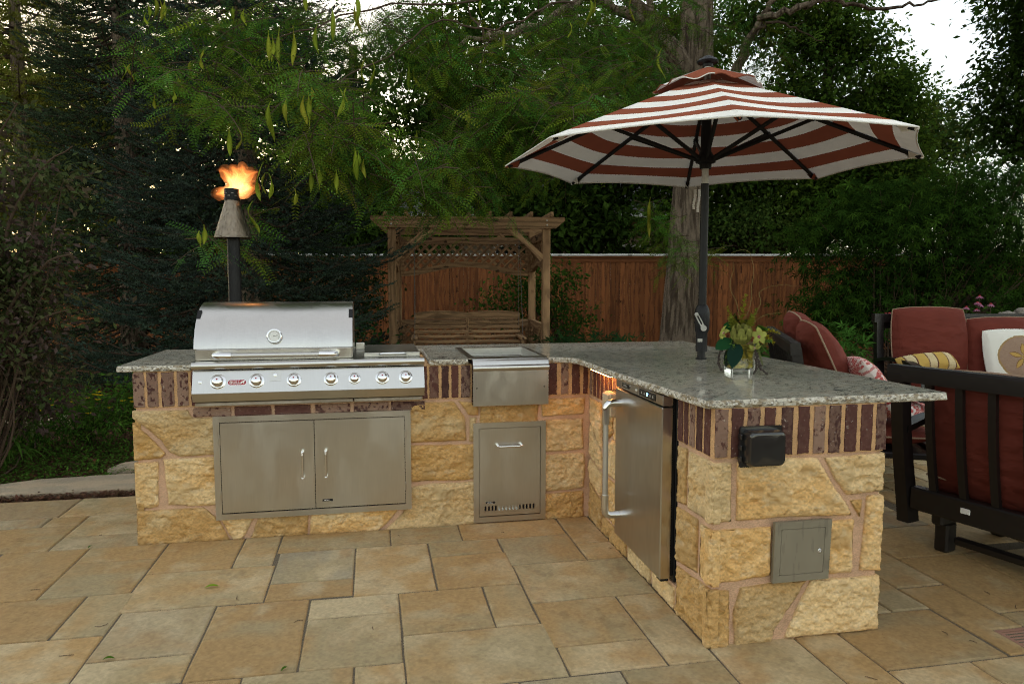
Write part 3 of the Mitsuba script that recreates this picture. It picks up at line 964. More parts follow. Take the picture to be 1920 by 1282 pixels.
# ---- pull-out drawer with ventilation slots
pd = thing('pull_out_drawer', 'narrow stainless steel pull-out drawer front with vent slots below the ice bin', 'drawer')
QX0, QX1, QZ0, QZ1 = -.660, -.2535, .008, .564
part(pd, 'frame', cat(ring_plate(QX0, QX1, QZ0, QZ1, .030, -.020, -.012), ring_plate(QX0 + .002, QX1 - .002, QZ0 + .002, QZ1 - .002, .027, -.012, .02)), 'mat_steel')
part(pd, 'recess', cbox(QX0 + .026, QX1 - .026, .006, .02, QZ0 + .026, QZ1 - .026, .001), 'mat_black')
fx0, fx1, fz0, fz1 = -.6275, -.286, .0415, .5315
slots = [sg.LineString([(x, .074), (x, .093)]).buffer(.0052, quad_segs=4) for x in np.linspace(-.594, -.322, 15)]
fg = sg.box(fx0, fz0, fx1, fz1).difference(shapely.unary_union(slots))
df = part(pd, 'drawer_front', prism(fg, .014, at_(MXZ, (0, -.003, 0))), 'mat_steel')
part(df, 'inner_panel', cbox(-.52, -.40, .0, .004, .06, .105, .001), 'mat_steel_fine')
part(df, 'handle', tube(arc([(-.527, -.017, .437), (-.527, -.046, .434), (-.394, -.046, .434), (-.394, -.017, .437)], .017, 6), .0055, 12), 'mat_chrome', smooth=40)
for xx in (-.527, -.394):
    part(df, 'handle_post', lathe([(0, -.004), (.0085, -.004), (.0085, .008), (.0065, .02), (.0075, .03), (0, .034)], 14, (xx, -.017, .436), (0, -1, 0)), 'mat_chrome', smooth=35)
b3 = part(df, 'badge', plate(-.592, -.540, .111, .1225, -.0185, -.0165, .004), 'mat_black', label='small black badge with white lettering')
part(b3, 'lettering', text_on('BULL', .006, (-.568, -.0184, .1168), X_, Z_, -Y_, .0006, width=.029), 'mat_white')

# ---- drop-in ice bin
ib = thing('ice_bin', 'open stainless steel drop-in ice bin with a deep plain front apron', 'ice bin')
IX0, IX1 = -.682, -.237
rim = sg.box(IX0, .0, IX1, .651).difference(sg.box(-.646, .066, -.262, .600))
part(ib, 'rim', prism(rim, .006, at_(np.eye(4), (0, 0, .9125))), 'mat_steel')
bx = sg.box(-.648, .064, -.260, .602)
walls = prism(bx.difference(sg.box(-.645, .067, -.263, .599)), .25, at_(np.eye(4), (0, 0, .664)))
part(ib, 'basin', cat(walls, cbox(-.647, -.261, .065, .601, .664, .668, .001)), 'mat_steel_fine')
part(ib, 'basin_ledge', cat(cbox(-.644, -.264, .590, .5985, .868, .873, .001), cbox(-.644, -.634, .068, .59, .868, .873, .001), cbox(-.274, -.264, .068, .59, .868, .873, .001)), 'mat_steel')
ap = [(-.002, .9185), (-.030, .9180), (-.038, .914), (-.045, .905), (-.052, .886)] + [(-.058 - .012 * math.sin(t), .870 + .016 * math.cos(t)) for t in np.linspace(0, PI, 9)] + [(-.052, .853), (-.052, .664), (-.047, .661), (-.040, .664), (-.040, .85), (-.030, .905), (-.002, .9125)]
part(ib, 'apron', xprofile(ap, -.665, -.247), 'mat_steel', smooth=25)
part(ib, 'apron_side', cbox(-.664, -.655, -.040, .0, .664, .90, .001), 'mat_black')
for xx in (-.645, -.271):
    part(ib, 'screw', lathe([(0, -.002), (.0055, -.002), (.005, .0015), (.003, .003), (0, .003)], 12, (xx, -.052, .762), (0, -1, 0)), 'mat_steel_dark', smooth=35)

# ---- refrigerator under the arm
fg_ = thing('refrigerator', 'undercounter refrigerator with a plain stainless door and a tall tubular handle', 'refrigerator')
FY0, FY1 = -1.168, -.603
part(fg_, 'cabinet', cbox(.012, .58, FY0 + .004, FY1 - .004, .098, .878, .004), 'mat_black_satin')
part(fg_, 'gasket', cbox(-.004, .012, FY0 + .008, FY1 - .008, .125, .872, .003), 'mat_black')
dr0 = part(fg_, 'door', cbox(-.052, -.004, FY0, FY1, .116, .830, .004), 'mat_steel')
cp = part(fg_, 'control_panel', cbox(-.050, -.004, FY0, FY1, .835, .8785, .003), 'mat_steel')
xm = frame_at((0, 0, 0), (0, -1, 0), (0, 0, 1), (-1, 0, 0))


def on_door(y0, y1, z0, z1, x, t, r=.004):
    g2 = sg.box(-y1 + r, z0 + r, -y0 - r, z1 - r).buffer(r, quad_segs=4)
    return prism(g2, t, at_(xm, (x, 0, 0)))


b4 = part(cp, 'badge', on_door(-.790, -.690, .845, .869, -.0495, .002, .006), 'mat_chrome', label='black badge in a chrome rim')
part(b4, 'plate', on_door(-.787, -.693, .8475, .8665, -.0512, .0012, .005), 'mat_black')
part(b4, 'lettering', text_on('BULL', .010, (-.0523, -.737, .857), -Y_, Z_, -X_, .0008, width=.05), 'mat_silver_grey')
part(cp, 'button', lathe([(0, 0), (.006, 0), (.005, .003), (0, .004)], 12, (-.050, -.868, .857), (-1, 0, 0)), 'mat_white', smooth=35)
ds = part(cp, 'display', on_door(-1.092, -.908, .842, .872, -.0495, .002, .002), 'mat_black_gloss')
for i, yy in enumerate((-.938, -.970, -1.035, -1.064)):
    part(ds, 'key_mark', on_door(yy - .005, yy + .005, .852, .862, -.0513, .0008, .001), 'mat_silver_grey')
scene[part(ds, 'digits', text_on('37', .013, (-.0513, -1.002, .857), -Y_, Z_, -X_, .0008), 'mat_black')]['emitter'] = {'type': 'area', 'radiance': rgb(.25, .7, 2.2)}
part(dr0, 'handle', tube(np.array([(-.118, -.655, .70), (-.118, -.655, .285)]), .0135, 18), 'mat_steel_fine', smooth=40)
for z0, z1 in ((.765, .665), (.225, .325)):
    part(dr0, 'handle_elbow', tube(arc([(-.05, -.655, z0), (-.118, -.655, z0), (-.118, -.655, z1)], .055, 10), .0175, 18), 'mat_chrome', smooth=40)
part(fg_, 'hinge', cbox(-.045, -.01, FY0 + .006, FY0 + .05, .105, .1155, .002), 'mat_black')

# ---- sockets, switch, panel, lamp
so = thing('switch_box', 'beige weatherproof switch box on the stone behind the refrigerator handle', 'switch box')
part(so, 'back_box', cbox(-.020, .008, -.548, -.445, .668, .795, .004), 'mat_black')
part(so, 'cover', cbox(-.062, -.0202, -.545, -.448, .672, .792, .008), 'mat_beige_plastic')
part(so, 'flap', cbox(-.070, -.0625, -.540, -.453, .678, .786, .004), 'mat_beige_plastic')
lp = thing('counter_lamp', 'slim warm lamp glowing under the granite overhang beside the refrigerator', 'lamp')
part(lp, 'housing', cbox(-.066, -.030, -.545, -.225, .8735, .8845, .003), 'mat_silver_grey')
lamp = part(lp, 'lens', cbox(-.062, -.034, -.540, -.230, .8695, .8732, .001), 'mat_white')
scene[lamp]['emitter'] = {'type': 'area', 'radiance': rgb(4.4, 1.8, .52)}

EY = -L + CE
ou = thing('outlet_box', 'dark weatherproof outlet box with a clear bubble cover on the brick band', 'outlet box')
part(ou, 'base', cbox(.098, .246, EY - .028, EY - .004, .680, .814, .006), 'mat_black')


def bubble(x0, x1, z0, z1, y0, y1, r, t=.0):
    rows = []
    for y, i in ((y0, 0), (y0 - (y0 - y1) * .75, 0.002), (y0 - (y0 - y1) * .93, .006), (y1, .014)):
        g2 = sg.box(x0 + r + i, z0 + r + i, x1 - r - i, z1 - r - i).buffer(r, quad_segs=4)
        P = np.array(g2.exterior.coords)[:-1]
        rows.append(np.column_stack([P[:, 0], np.full(len(P), y), P[:, 1]]))
    n = len(rows[0])
    V = np.vstack(rows + [rows[-1].mean(0)[None]])
    F = [(a * n + i, a * n + (i + 1) % n, (a + 1) * n + (i + 1) % n) for a in range(3) for i in range(n)] + [(a * n + i, (a + 1) * n + (i + 1) % n, (a + 1) * n + i) for a in range(3) for i in range(n)]
    F += [(3 * n + i, 3 * n + (i + 1) % n, 4 * n) for i in range(n)]
    return trimesh.Trimesh(V, F, process=False)


part(ou, 'receptacle', cat(cbox(.135, .210, EY - .040, EY - .029, .70, .795, .004)), 'mat_black')
part(ou, 'socket', cbox(.150, .195, EY - .044, EY - .0405, .755, .785, .004), 'mat_steel_dark')
part(ou, 'socket', cbox(.150, .195, EY - .044, EY - .0405, .710, .740, .004), 'mat_steel_dark')
part(ou, 'cover', bubble(.100, .244, .682, .812, EY - .028, EY - .088, .018), 'mat_smoke_plastic', smooth=40)
part(ou, 'cover_rim', prism(sg.box(.094, .676, .250, .818).buffer(.003).difference(sg.box(.104, .686, .240, .808)), .008, at_(MXZ, (0, EY - .026, 0))), 'mat_smoke_plastic')
for zz in (.705, .745, .785):
    part(ou, 'hinge', cbox(.088, .0955, EY - .045, EY - .02, zz - .010, zz + .010, .003), 'mat_smoke_plastic')

apn = thing('access_panel', 'small painted metal access panel with a lock near the foot of the stone end wall', 'access panel')
pg = [(.239, .230), (.467, .231), (.474, .457), (.243, .457)]
inn = sg.Polygon([(.2655, .257), (.443, .258), (.448, .430), (.2685, .431)])
part(apn, 'frame', prism(sg.Polygon(pg).difference(inn.buffer(.0002)), .016, at_(MXZ, (0, -L - .002, 0))), 'mat_cabinet_paint')
part(apn, 'recess', prism(sg.Polygon(pg).buffer(-.01), .006, at_(MXZ, (0, -L - .001, 0))), 'mat_black')
ad = part(apn, 'door', prism(inn.buffer(-.007).buffer(.0058), .0152, at_(MXZ, (0, -L - .0025, 0))), 'mat_cabinet_paint')
part(ad, 'lock', lathe([(0, -.003), (.008, -.003), (.008, .001), (.006, .0025), (.004, .0025), (.003, .001), (0, .001)], 16, (.427, -L - .017, .341), (0, -1, 0)), 'mat_chrome', smooth=35)

# ================================================================ umbrella
UC = np.array([.560, -.243])
UR, UZ, UAP, UT0 = 1.077, 1.972, 2.405, -1.906


def stripes(p, n, uv):
    st = dr.floor(uv.x * 9.7)
    odd = st - 2 * dr.floor(st * .5)
    w = fbm(p.x * 9, p.y * 9, p.z * 9, 3)
    t = fbm(p.x * 500, p.y * 500, p.z * 500, 2)
    return mix((.80, .775, .71), (.255, .078, .045), odd) * (.86 + .2 * w) * (.9 + .2 * t)


mat('canopy', {'type': 'principledthin', 'base_color': proc(stripes), 'roughness': .9, 'diff_trans': .22, 'spec_trans': 0.0, 'eta': 1.3})
um = thing('patio_umbrella', 'open red and white striped market umbrella standing through the granite counter', 'umbrella')


def canopy_pt(a, r):
    """A point of the canopy at angle a and fraction r (1 at the rim) of the octagon."""
    k = np.floor((a - UT0) / (PI / 4))
    a0 = UT0 + k * PI / 4
    f = (a - a0) / (PI / 4)
    p0 = np.stack([np.cos(a0), np.sin(a0)], -1)
    p1 = np.stack([np.cos(a0 + PI / 4), np.sin(a0 + PI / 4)], -1)
    xy = (p0 * (1 - f)[..., None] + p1 * f[..., None]) * r[..., None] * UR
    xy = xy * (1 - .020 * np.sin(PI * f) * r ** 3)[..., None]
    z = UAP + (UZ - UAP) * r ** 1.02 - .026 * np.sin(PI * f) * r * np.sin(PI * np.minimum(r, 1)) + .012 * np.sin(PI * f) * r ** 4
    return np.concatenate([xy + UC, z[..., None]], -1)


for k in range(8):
    a = UT0 + (np.linspace(1e-5, 1 - 1e-5, 13) + k) * PI / 4
    r = np.linspace(.10, 1, 28)
    Am, Rm = np.meshgrid(a, r)
    V = canopy_pt(Am, Rm).reshape(-1, 3)
    n = len(a)
    F = np.array([(i * n + j, i * n + j + 1, (i + 1) * n + j + 1, (i + 1) * n + j) for i in range(len(r) - 1) for j in range(n - 1)])
    uv = np.column_stack([1.001 - Rm.ravel(), Am.ravel()])
    pn = part(um, 'canopy_panel', (V, F), 'mat_canopy', smooth=True, uv=uv)
    rimp = canopy_pt(a, np.ones_like(a))
    part(pn, 'hem', tube(rimp - [0, 0, .004], .0035, 6), 'mat_canopy_white')
    vtx = canopy_pt(np.array([UT0 + k * PI / 4 + 1e-6]), np.array([1.0]))[0]
    tow = np.array([UC[0] - vtx[0], UC[1] - vtx[1], 0.0])
    tow /= np.linalg.norm(tow)
    sd = np.cross([0, 0, 1], tow)
    pk_ = np.array([vtx + tow * .0 + sd * .0, vtx + tow * .085 + sd * .026 + [0, 0, .022], vtx + tow * .085 - sd * .026 + [0, 0, .022], vtx + tow * .07 - [0, 0, .012], vtx + [0, 0, -.014]])
    part(pn, 'rib_pocket', trimesh.Trimesh(pk_, [(0, 1, 3), (0, 3, 2), (0, 4, 1), (0, 2, 4), (1, 4, 3), (2, 3, 4)], process=False), 'mat_canopy_white' if k % 3 else 'mat_canopy_r')
# vent cap with a wavy hem
for k in range(8):
    a = UT0 + (np.linspace(1e-5, 1 - 1e-5, 13) + k) * PI / 4
    f = np.linspace(0, 1, 13)
    r = np.linspace(.02, .262, 9)
    Am, Rm = np.meshgrid(a, r)
    V = canopy_pt(Am, Rm)
    q = Rm / .262
    V[..., 2] = UAP + .052 - .116 * q ** 1.05 + .009 * q ** 2 * np.sin(3 * PI * np.tile(f, (9, 1)) + k * 1.7)
    n = 13
    F = np.array([(i * n + j, i * n + j + 1, (i + 1) * n + j + 1, (i + 1) * n + j) for i in range(8) for j in range(n - 1)])
    white_panel = k in (1, 6)
    ce = part(um, 'vent_cap_panel', (V.reshape(-1, 3), F), 'mat_canopy_w' if white_panel else 'mat_canopy_r', smooth=True)
    part(ce, 'hem', tube(V[-1], .003, 6), 'mat_canopy_white' if k % 2 else 'mat_canopy_r')
PXY = np.array([.558, -.241])


def pole_seg(z0, z1, r0, r1=None, n=20):
    return lathe([(0, z0), (r0, z0), (r1 or r0, z1), (0, z1)], n, (PXY[0], PXY[1], 0))


part(um, 'pole', pole_seg(.0, 1.852, .0215), 'mat_black_satin', smooth=35)
part(um, 'inner_pole', pole_seg(1.85, 2.46, .0185), 'mat_silver_grey', smooth=35)
part(um, 'runner_hub', lathe([(0, 1.93), (.030, 1.93), (.032, 1.955), (.052, 1.962), (.054, 1.985), (.040, 2.0), (.028, 2.02), (.026, 2.20), (0, 2.2)], 24, (PXY[0], PXY[1], 0)), 'mat_black', smooth=35)
part(um, 'top_hub', lathe([(0, 2.34), (.045, 2.345), (.045, 2.375), (0, 2.38)], 20, (PXY[0], PXY[1], 0)), 'mat_black', smooth=35)
part(um, 'finial', lathe([(0, 2.455), (.026, 2.455), (.028, 2.468), (.052, 2.474), (.056, 2.483), (.046, 2.494), (.032, 2.499), (.026, 2.506), (.012, 2.512), (0, 2.514)], 28, (PXY[0], PXY[1], 0)), 'mat_black_satin', smooth=35)
part(um, 'collar', pole_seg(.916, .922, .030), 'mat_black', smooth=35)
ho = part(um, 'crank_housing', lathe([(0, .955), (.030, .957), (.0315, .985), (.0305, .99), (.0305, 1.055), (.0375, 1.075), (.0405, 1.11), (.0405, 1.155), (.037, 1.185), (.028, 1.207), (.0215, 1.209), (0, 1.21)], 28, (PXY[0], PXY[1], 0)), 'mat_black_satin', smooth=35)
VW = np.array([CAM[0] - PXY[0], CAM[1] - PXY[1], 0])
VW = VW / np.linalg.norm(VW)
SD = np.array([-VW[1], VW[0], 0])
hb = np.array([PXY[0], PXY[1], 0]) + VW * .041
SD = SD if SD @ np.array([1, 0, 0]) > 0 else -SD
lever = sg.LineString([(-.029, .074), (.010, .0)]).buffer(.010).union(sg.Point(.010, 0).buffer(.0155)).difference(sg.LineString([(-.022, .062), (-.002, .024)]).buffer(.0042))
ch = part(ho, 'crank_handle', prism(lever, .010, frame_at(hb + np.array([0, 0, 1.086]) + VW * .003, SD, Z_, VW)), 'mat_silver_grey')
part(ho, 'crank_knob', lathe([(0, 0), (.007, 0), (.007, .028), (.004, .031), (0, .031)], 12, hb + SD * -.028 + np.array([0, 0, 1.158]) + VW * .012, VW), 'mat_silver_grey', smooth=35)
part(ho, 'label_plate', prism(sg.box(-.012, -.009, .012, .009), .0015, frame_at(hb - VW * .0105 + np.array([0, 0, 1.02]) - SD * .008, SD, Z_, VW)), 'mat_silver_grey')
for k in range(8):
    a = UT0 + k * PI / 4 + 1e-6
    rr = np.linspace(.045, .985, 12)
    P = canopy_pt(np.full(12, a), rr) - [0, 0, .014]
    rb = part(um, 'rib', tube(P, .011, 6), 'mat_black')
    e = canopy_pt(np.array([a]), np.array([.50]))[0] - [0, 0, .018]
    s = np.array([PXY[0] + .045 * math.cos(a), PXY[1] + .045 * math.sin(a), 1.978])
    part(um, 'strut', tube([s, e], .0105, 6), 'mat_black')
    part(rb, 'joint', lathe([(0, -.014), (.012, -.014), (.012, .014), (0, .014)], 8, e, (-math.sin(a), math.cos(a), 0)), 'mat_black')
# tie straps hanging from the far rim
tv = canopy_pt(np.array([UT0 + 3.93 * PI / 4]), np.array([.99]))[0]
for dx, l, w in ((0, .13, .008), (.03, .15, .009)):
    P = [tv + np.array([dx + .004 * math.sin(i), .002 * i, -.03 - l * i / 6]) for i in range(7)]
    V = np.array([[q - [w, 0, 0], q + [w, 0, 0]] for q in P]).reshape(-1, 3)
    F = [(2 * i, 2 * i + 1, 2 * i + 3, 2 * i + 2) for i in range(6)]
    part(um, 'tie_strap', (V, np.array(F)), 'mat_canopy_white')

# ================================================================ torch
to_ = U(-1.955, 5.1)
tc = thing('torch', 'gas garden torch with a hammered metal cone burning behind the grill', 'torch')
part(tc, 'pole', lathe([(0, -.05), (.044, -.05), (.044, 1.68), (0, 1.68)], 24, to_), 'mat_black_satin', smooth=35)
mat('hammered', prin(proc(lambda p, n, uv: mi.Color3f(.25, .205, .155) * (.8 + .4 * fbm(p.x * 40, p.y * 40, p.z * 40, 3))), .25, 1.0,
    bump=proc(lambda p, n, uv: noise(p.x * 130, p.y * 130, p.z * 130) * .005 + noise(p.x * 60, p.y * 60, p.z * 60) * .004, eps=1e-3), scale=1.0))
cn = lathe([(.046, 1.900), (.050, 1.885)] + [(.050 + (.1265 - .050) * t, 1.885 - .247 * t) for t in np.linspace(.1, 1, 12)] + [(.129, 1.634), (.123, 1.636), (.05, 1.87)], 48, to_)
ang = np.arctan2(cn.vertices[:, 1] - to_[1], cn.vertices[:, 0] - to_[0])
part(tc, 'cone_shade', cn, 'mat_hammered', smooth=True, uv=np.column_stack([ang * 7, cn.vertices[:, 2] * 95]))
bu = part(tc, 'burner', lathe([(0, 1.895), (.052, 1.895), (.053, 1.915), (.049, 1.917), (.049, 1.932), (.050, 1.934), (.050, 1.974), (.044, 1.974), (.044, 1.945), (0, 1.945)], 28, to_), 'mat_black', smooth=30)
for k in range(14):
    a = k * 2 * PI / 14
    part(bu, 'air_hole', cbox(-.008, .008, -.0012, .0012, -.003, .003, .0005).apply_transform(frame_at(to_ + np.array([math.cos(a) * .0505, math.sin(a) * .0505, 1.925 + (k % 2) * .018]), (-math.sin(a), math.cos(a), 0), (math.cos(a), math.sin(a), 0), (0, 0, 1))), 'mat_steel_dark')


def chain_hull(pts):
    out = m3.Manifold()
    for (p, r), (q, s) in zip(pts[:-1], pts[1:]):
        out = out + m3.Manifold.batch_hull([m3.Manifold.sphere(r, 14).translate(tuple(p)), m3.Manifold.sphere(s, 14).translate(tuple(q))])
    return out


def fl(x, z, d=0.0):
    return to_ + FU * x + FV * (d + .05) + np.array([0, 0, z])


tongues = [[(fl(.0, 1.965), .045), (fl(.012, 2.01), .052), (fl(.03, 2.05), .042), (fl(.02, 2.09), .028), (fl(-.005, 2.125), .012)],
           [(fl(.02, 2.0), .045), (fl(.06, 2.045), .046), (fl(.10, 2.075), .038), (fl(.135, 2.095), .022), (fl(.168, 2.10), .008)],
           [(fl(.0, 1.98), .04), (fl(-.05, 1.955), .034), (fl(-.09, 1.952, -.01), .026), (fl(-.128, 1.945), .010)],
           [(fl(.02, 1.97), .04), (fl(.075, 1.96, -.01), .034), (fl(.10, 1.985), .026), (fl(.13, 1.99), .010)],
           [(fl(.0, 2.02), .04), (fl(-.035, 2.06, .01), .032), (fl(-.065, 2.10), .022), (fl(-.105, 2.118), .008)],
           [(fl(.05, 2.05), .03), (fl(.07, 2.10), .02), (fl(.06, 2.14), .006)]]
flm = m3.Manifold()
for t in tongues:
    flm = flm + chain_hull(t)
fm = flm.refine_to_length(.012).to_mesh()
fm = trimesh.Trimesh(fm.vert_properties[:, :3], fm.tri_verts)
trimesh.smoothing.filter_taubin(fm, iterations=40)
wisps = []
for i in range(9):
    w_ = fm.copy()
    f_ = meshkit.fbm(fm.vertices * [17, 17, 7] + i * .55, 3, 4) - .5
    w_.vertices = fm.vertices + fm.vertex_normals * (.020 - .0062 * i + f_ * (.085 - .005 * i))[:, None]
    wisps.append(w_)
fm = cat(*wisps)
FLC = fl(.02, 1.985)


def flame_rad(p, n, uv):
    d = dr.sqrt(dr.square(p.x - float(FLC[0])) + dr.square(p.y - float(FLC[1])) + dr.square(p.z - float(FLC[2])))
    w = fbm(p.x * 30, p.y * 30, p.z * 12, 4)
    q = d + (w - .5) * .12
    c = mix((.090, .042, .014), (.050, .0135, .0028), smoothstep(.02, .13, q))
    return c * (1 - smoothstep(.10, .21, q)) * (.35 + 1.3 * w)


mat('flame', {'type': 'mask', 'opacity': .02, 'nested': two({'type': 'diffuse', 'reflectance': rgb(.02, .01, .01)})})
fk = part(tc, 'flame', fm, 'mat_flame', smooth=True, uv=np.column_stack([(fm.vertices - to_) @ FU + .5, fm.vertices[:, 2] - 1.6]), label='ragged orange gas flame blown to the right')
scene[fk]['emitter'] = {'type': 'area', 'radiance': proc(flame_rad)}

# ================================================================ fence, pipe, house
fe = thing('wood_fence', 'tall red-brown stained cedar fence closing the back of the yard', 'fence')
frng = np.random.default_rng(21)
u, i = -11.2, 0
while u < 12.4:
    w = .098 + frng.uniform(-.004, .004)
    z1 = 1.742 + frng.uniform(-.004, .004)
    b = yard(cbox(u + .0015, u + w - .0015, 14.5 + frng.uniform(-.003, .003), 14.52, -.05, z1, .003))
    part(fe, 'picket', b, 'mat_cedar', uv=uvid(np.clip(b.vertices[:, 2] - .9, -1.9, 1.9), ((b.vertices - U(u, 14.5)) @ FU), i))
    u += w
    i += 1
for z0, z1, v0, v1 in ((1.70, 1.79, 14.478, 14.4965), (1.7905, 1.815, 14.46, 14.55)):
    b = yard(cbox(-11.2, 12.4, v0, v1, z0, z1, .004))
    part(fe, 'top_board', b, 'mat_cedar', uv=uvid(((b.vertices - U(0, 14.5)) @ FU) * .15, b.vertices[:, 2] - 1.8, 40))
wp = thing('white_pipe', 'long white pipe laid along the top of the cedar fence', 'pipe')
edges = [-6.5, -3.6, -1.6, .95, 2.35, 3.42, 4.1, 5.55, 6.9, 8.9]
for a, b in zip(edges[:-1], edges[1:]):
    part(wp, 'length', tube([U(a + .012, 14.475, 1.84 + .004 * math.sin(a * 3)), U((a + b) / 2, 14.475, 1.838), U(b - .012, 14.475, 1.84 + .004 * math.sin(b * 3))], .0235, 12), 'mat_white', smooth=40)
    part(wp, 'coupler', tube([U(b - .04, 14.475, 1.84 + .004 * math.sin(b * 3)), U(b + .04, 14.475, 1.84 + .004 * math.sin(b * 3))], .0265, 12), 'mat_silver_grey', smooth=40)

hs = thing('neighbour_house', 'tan house with a dark shingle roof glimpsed beyond the fence', 'house')
HU0, HU1 = -6.5, 6.0
part(hs, 'wall', yard(cbox(HU0, HU1, 24.0, 32.0, -.05, 3.35, .01)), 'mat_siding')
rf = xprofile([(23.3, 3.32), (28.0, 5.75), (32.7, 3.32), (32.7, 3.46), (28.0, 5.92), (23.3, 3.46)], HU0 - .5, HU1 + .5)
rk = part(hs, 'roof', yard(rf), 'mat_shingle')
rows = []
for j in range(22):
    t = j / 22
    y, z = 23.3 + 4.7 * t, 3.46 + 2.46 * t
    rows.append(xprofile([(y - .01, z - .002), (y + .235, z + .121), (y + .235, z + .135), (y - .01, z + .022)], HU0 - .5, HU1 + .5))
part(rk, 'shingle_courses', yard(cat(*rows)), 'mat_shingle', kind='stuff')
part(rk, 'gutter', yard(cbox(HU0 - .5, HU1 + .5, 23.18, 23.295, 3.33, 3.44, .02)), 'mat_white')
for u0 in (-4.6, -.6, 3.2):
    w = part(hs, 'window', yard(ring_plate(u0, u0 + 1.3, 1.2, 2.5, .07, 23.95, 23.999)), 'mat_white')
    part(w, 'pane', yard(cbox(u0 + .06, u0 + 1.24, 23.985, 23.998, 1.26, 2.44, .001)), 'mat_black_gloss')

# ================================================================ swing pergola and its bench
pg_ = thing('swing_pergola', 'weathered wooden swing pergola with lattice panels in front of the fence', 'pergola')
wid = [0]
TURN = trimesh.transformations.rotation_matrix(.105, [0, 0, 1], [-.51, 8.8, 0])


def set_down(m):
    return yard(move(m, TURN))


def PT(u, v, z):
    q = TURN @ np.array([u, v, z, 1.0])
    return U(q[0], q[1], q[2])


def plank(parent, name, u0, u1, v0, v1, z0, z1, c=.006, M=None, bs='mat_weathered', label=None):
    """A board given in yard coordinates; its grain runs along its longest side."""
    wid[0] += 1
    m = cbox(u0, u1, v0, v1, z0, z1, c)
    P = m.vertices - m.vertices.mean(0)
    s = np.argsort(-(m.bounds[1] - m.bounds[0]))
    sc_ = 1.0 if (m.bounds[1] - m.bounds[0]).max() < 3.6 else .5
    uv = uvid(P[:, s[0]] * sc_, P[:, s[1]] + P[:, s[2]] * .5, wid[0])
    m = move(m, M) if M is not None else m
    return part(parent, name, set_down(m), bs, uv=uv, label=label)


PU0, PU1, PV0, PV1 = -1.445, .42, 8.8, 10.1
for pu in (PU0, PU1):
    for pv in (PV0, PV1):
        plank(pg_, 'post', pu - .048, pu + .048, pv - .048, pv + .048, -.05, 2.02)
for pv, s in ((PV0 - .049, -1), (PV1 + .049, 1)):
    wid[0] += 1
    P = [(-1.69, 2.10), (.64, 2.10), (.64, 2.06), (.53, 1.965), (-1.58, 1.965), (-1.69, 2.06)]
    m = prism(P, .04, at_(MXZ, (0, pv + (0 if s < 0 else .04), 0)))
    part(pg_, 'beam', set_down(m), 'mat_weathered', uv=uvid(m.vertices[:, 0] * .8 + .4, m.vertices[:, 2] - 2, wid[0]))
    for bu_ in (PU0, PU1):
        for dz in (2.005, 2.06):
            part(pg_, 'bolt', set_down(lathe([(0, 0), (.011, 0), (.008, .006), (0, .007)], 10, (bu_, pv - .0405 if s < 0 else pv + .0405, dz), (0, s, 0))), 'mat_silver_grey')
for j in range(9):
    ru = -1.52 + .25 * j
    plank(pg_, 'rafter', ru - .019, ru + .019, 8.70, 10.25, 2.102, 2.165)


def brace(u0, z0, u1, z1, v0, v1, sag):
    t = np.linspace(0, 1, 9)
    c = np.column_stack([u0 + (u1 - u0) * t, z0 + (z1 - z0) * t])
    d = np.array([u1 - u0, z1 - z0]); d = d / np.linalg.norm(d)
    nn = np.array([-d[1], d[0]]) * np.sign(sag)
    out = np.vstack([c + nn * .045, (c - nn * (.045 - abs(sag) * np.sin(PI * t)[:, None]))[::-1]])
    wid[0] += 1
    m = prism(out, v1 - v0, at_(MXZ, (0, v1, 0)))
    q = m.vertices[:, [0, 2]] - c.mean(0)
    part(pg_, 'brace', set_down(m), 'mat_weathered', uv=uvid(q @ d, q @ nn, wid[0]))


brace(PU0 + .045, 1.60, PU0 + .47, 1.965, PV0 - .047, PV0 - .01, .03)
brace(PU1 - .045, 1.60, PU1 - .47, 1.965, PV0 - .047, PV0 - .01, -.03)
brace(PU0 + .045, 1.60, PU0 + .47, 1.965, PV1 + .01, PV1 + .047, .03)
brace(PU1 - .045, 1.60, PU1 - .47, 1.965, PV1 + .01, PV1 + .047, -.03)


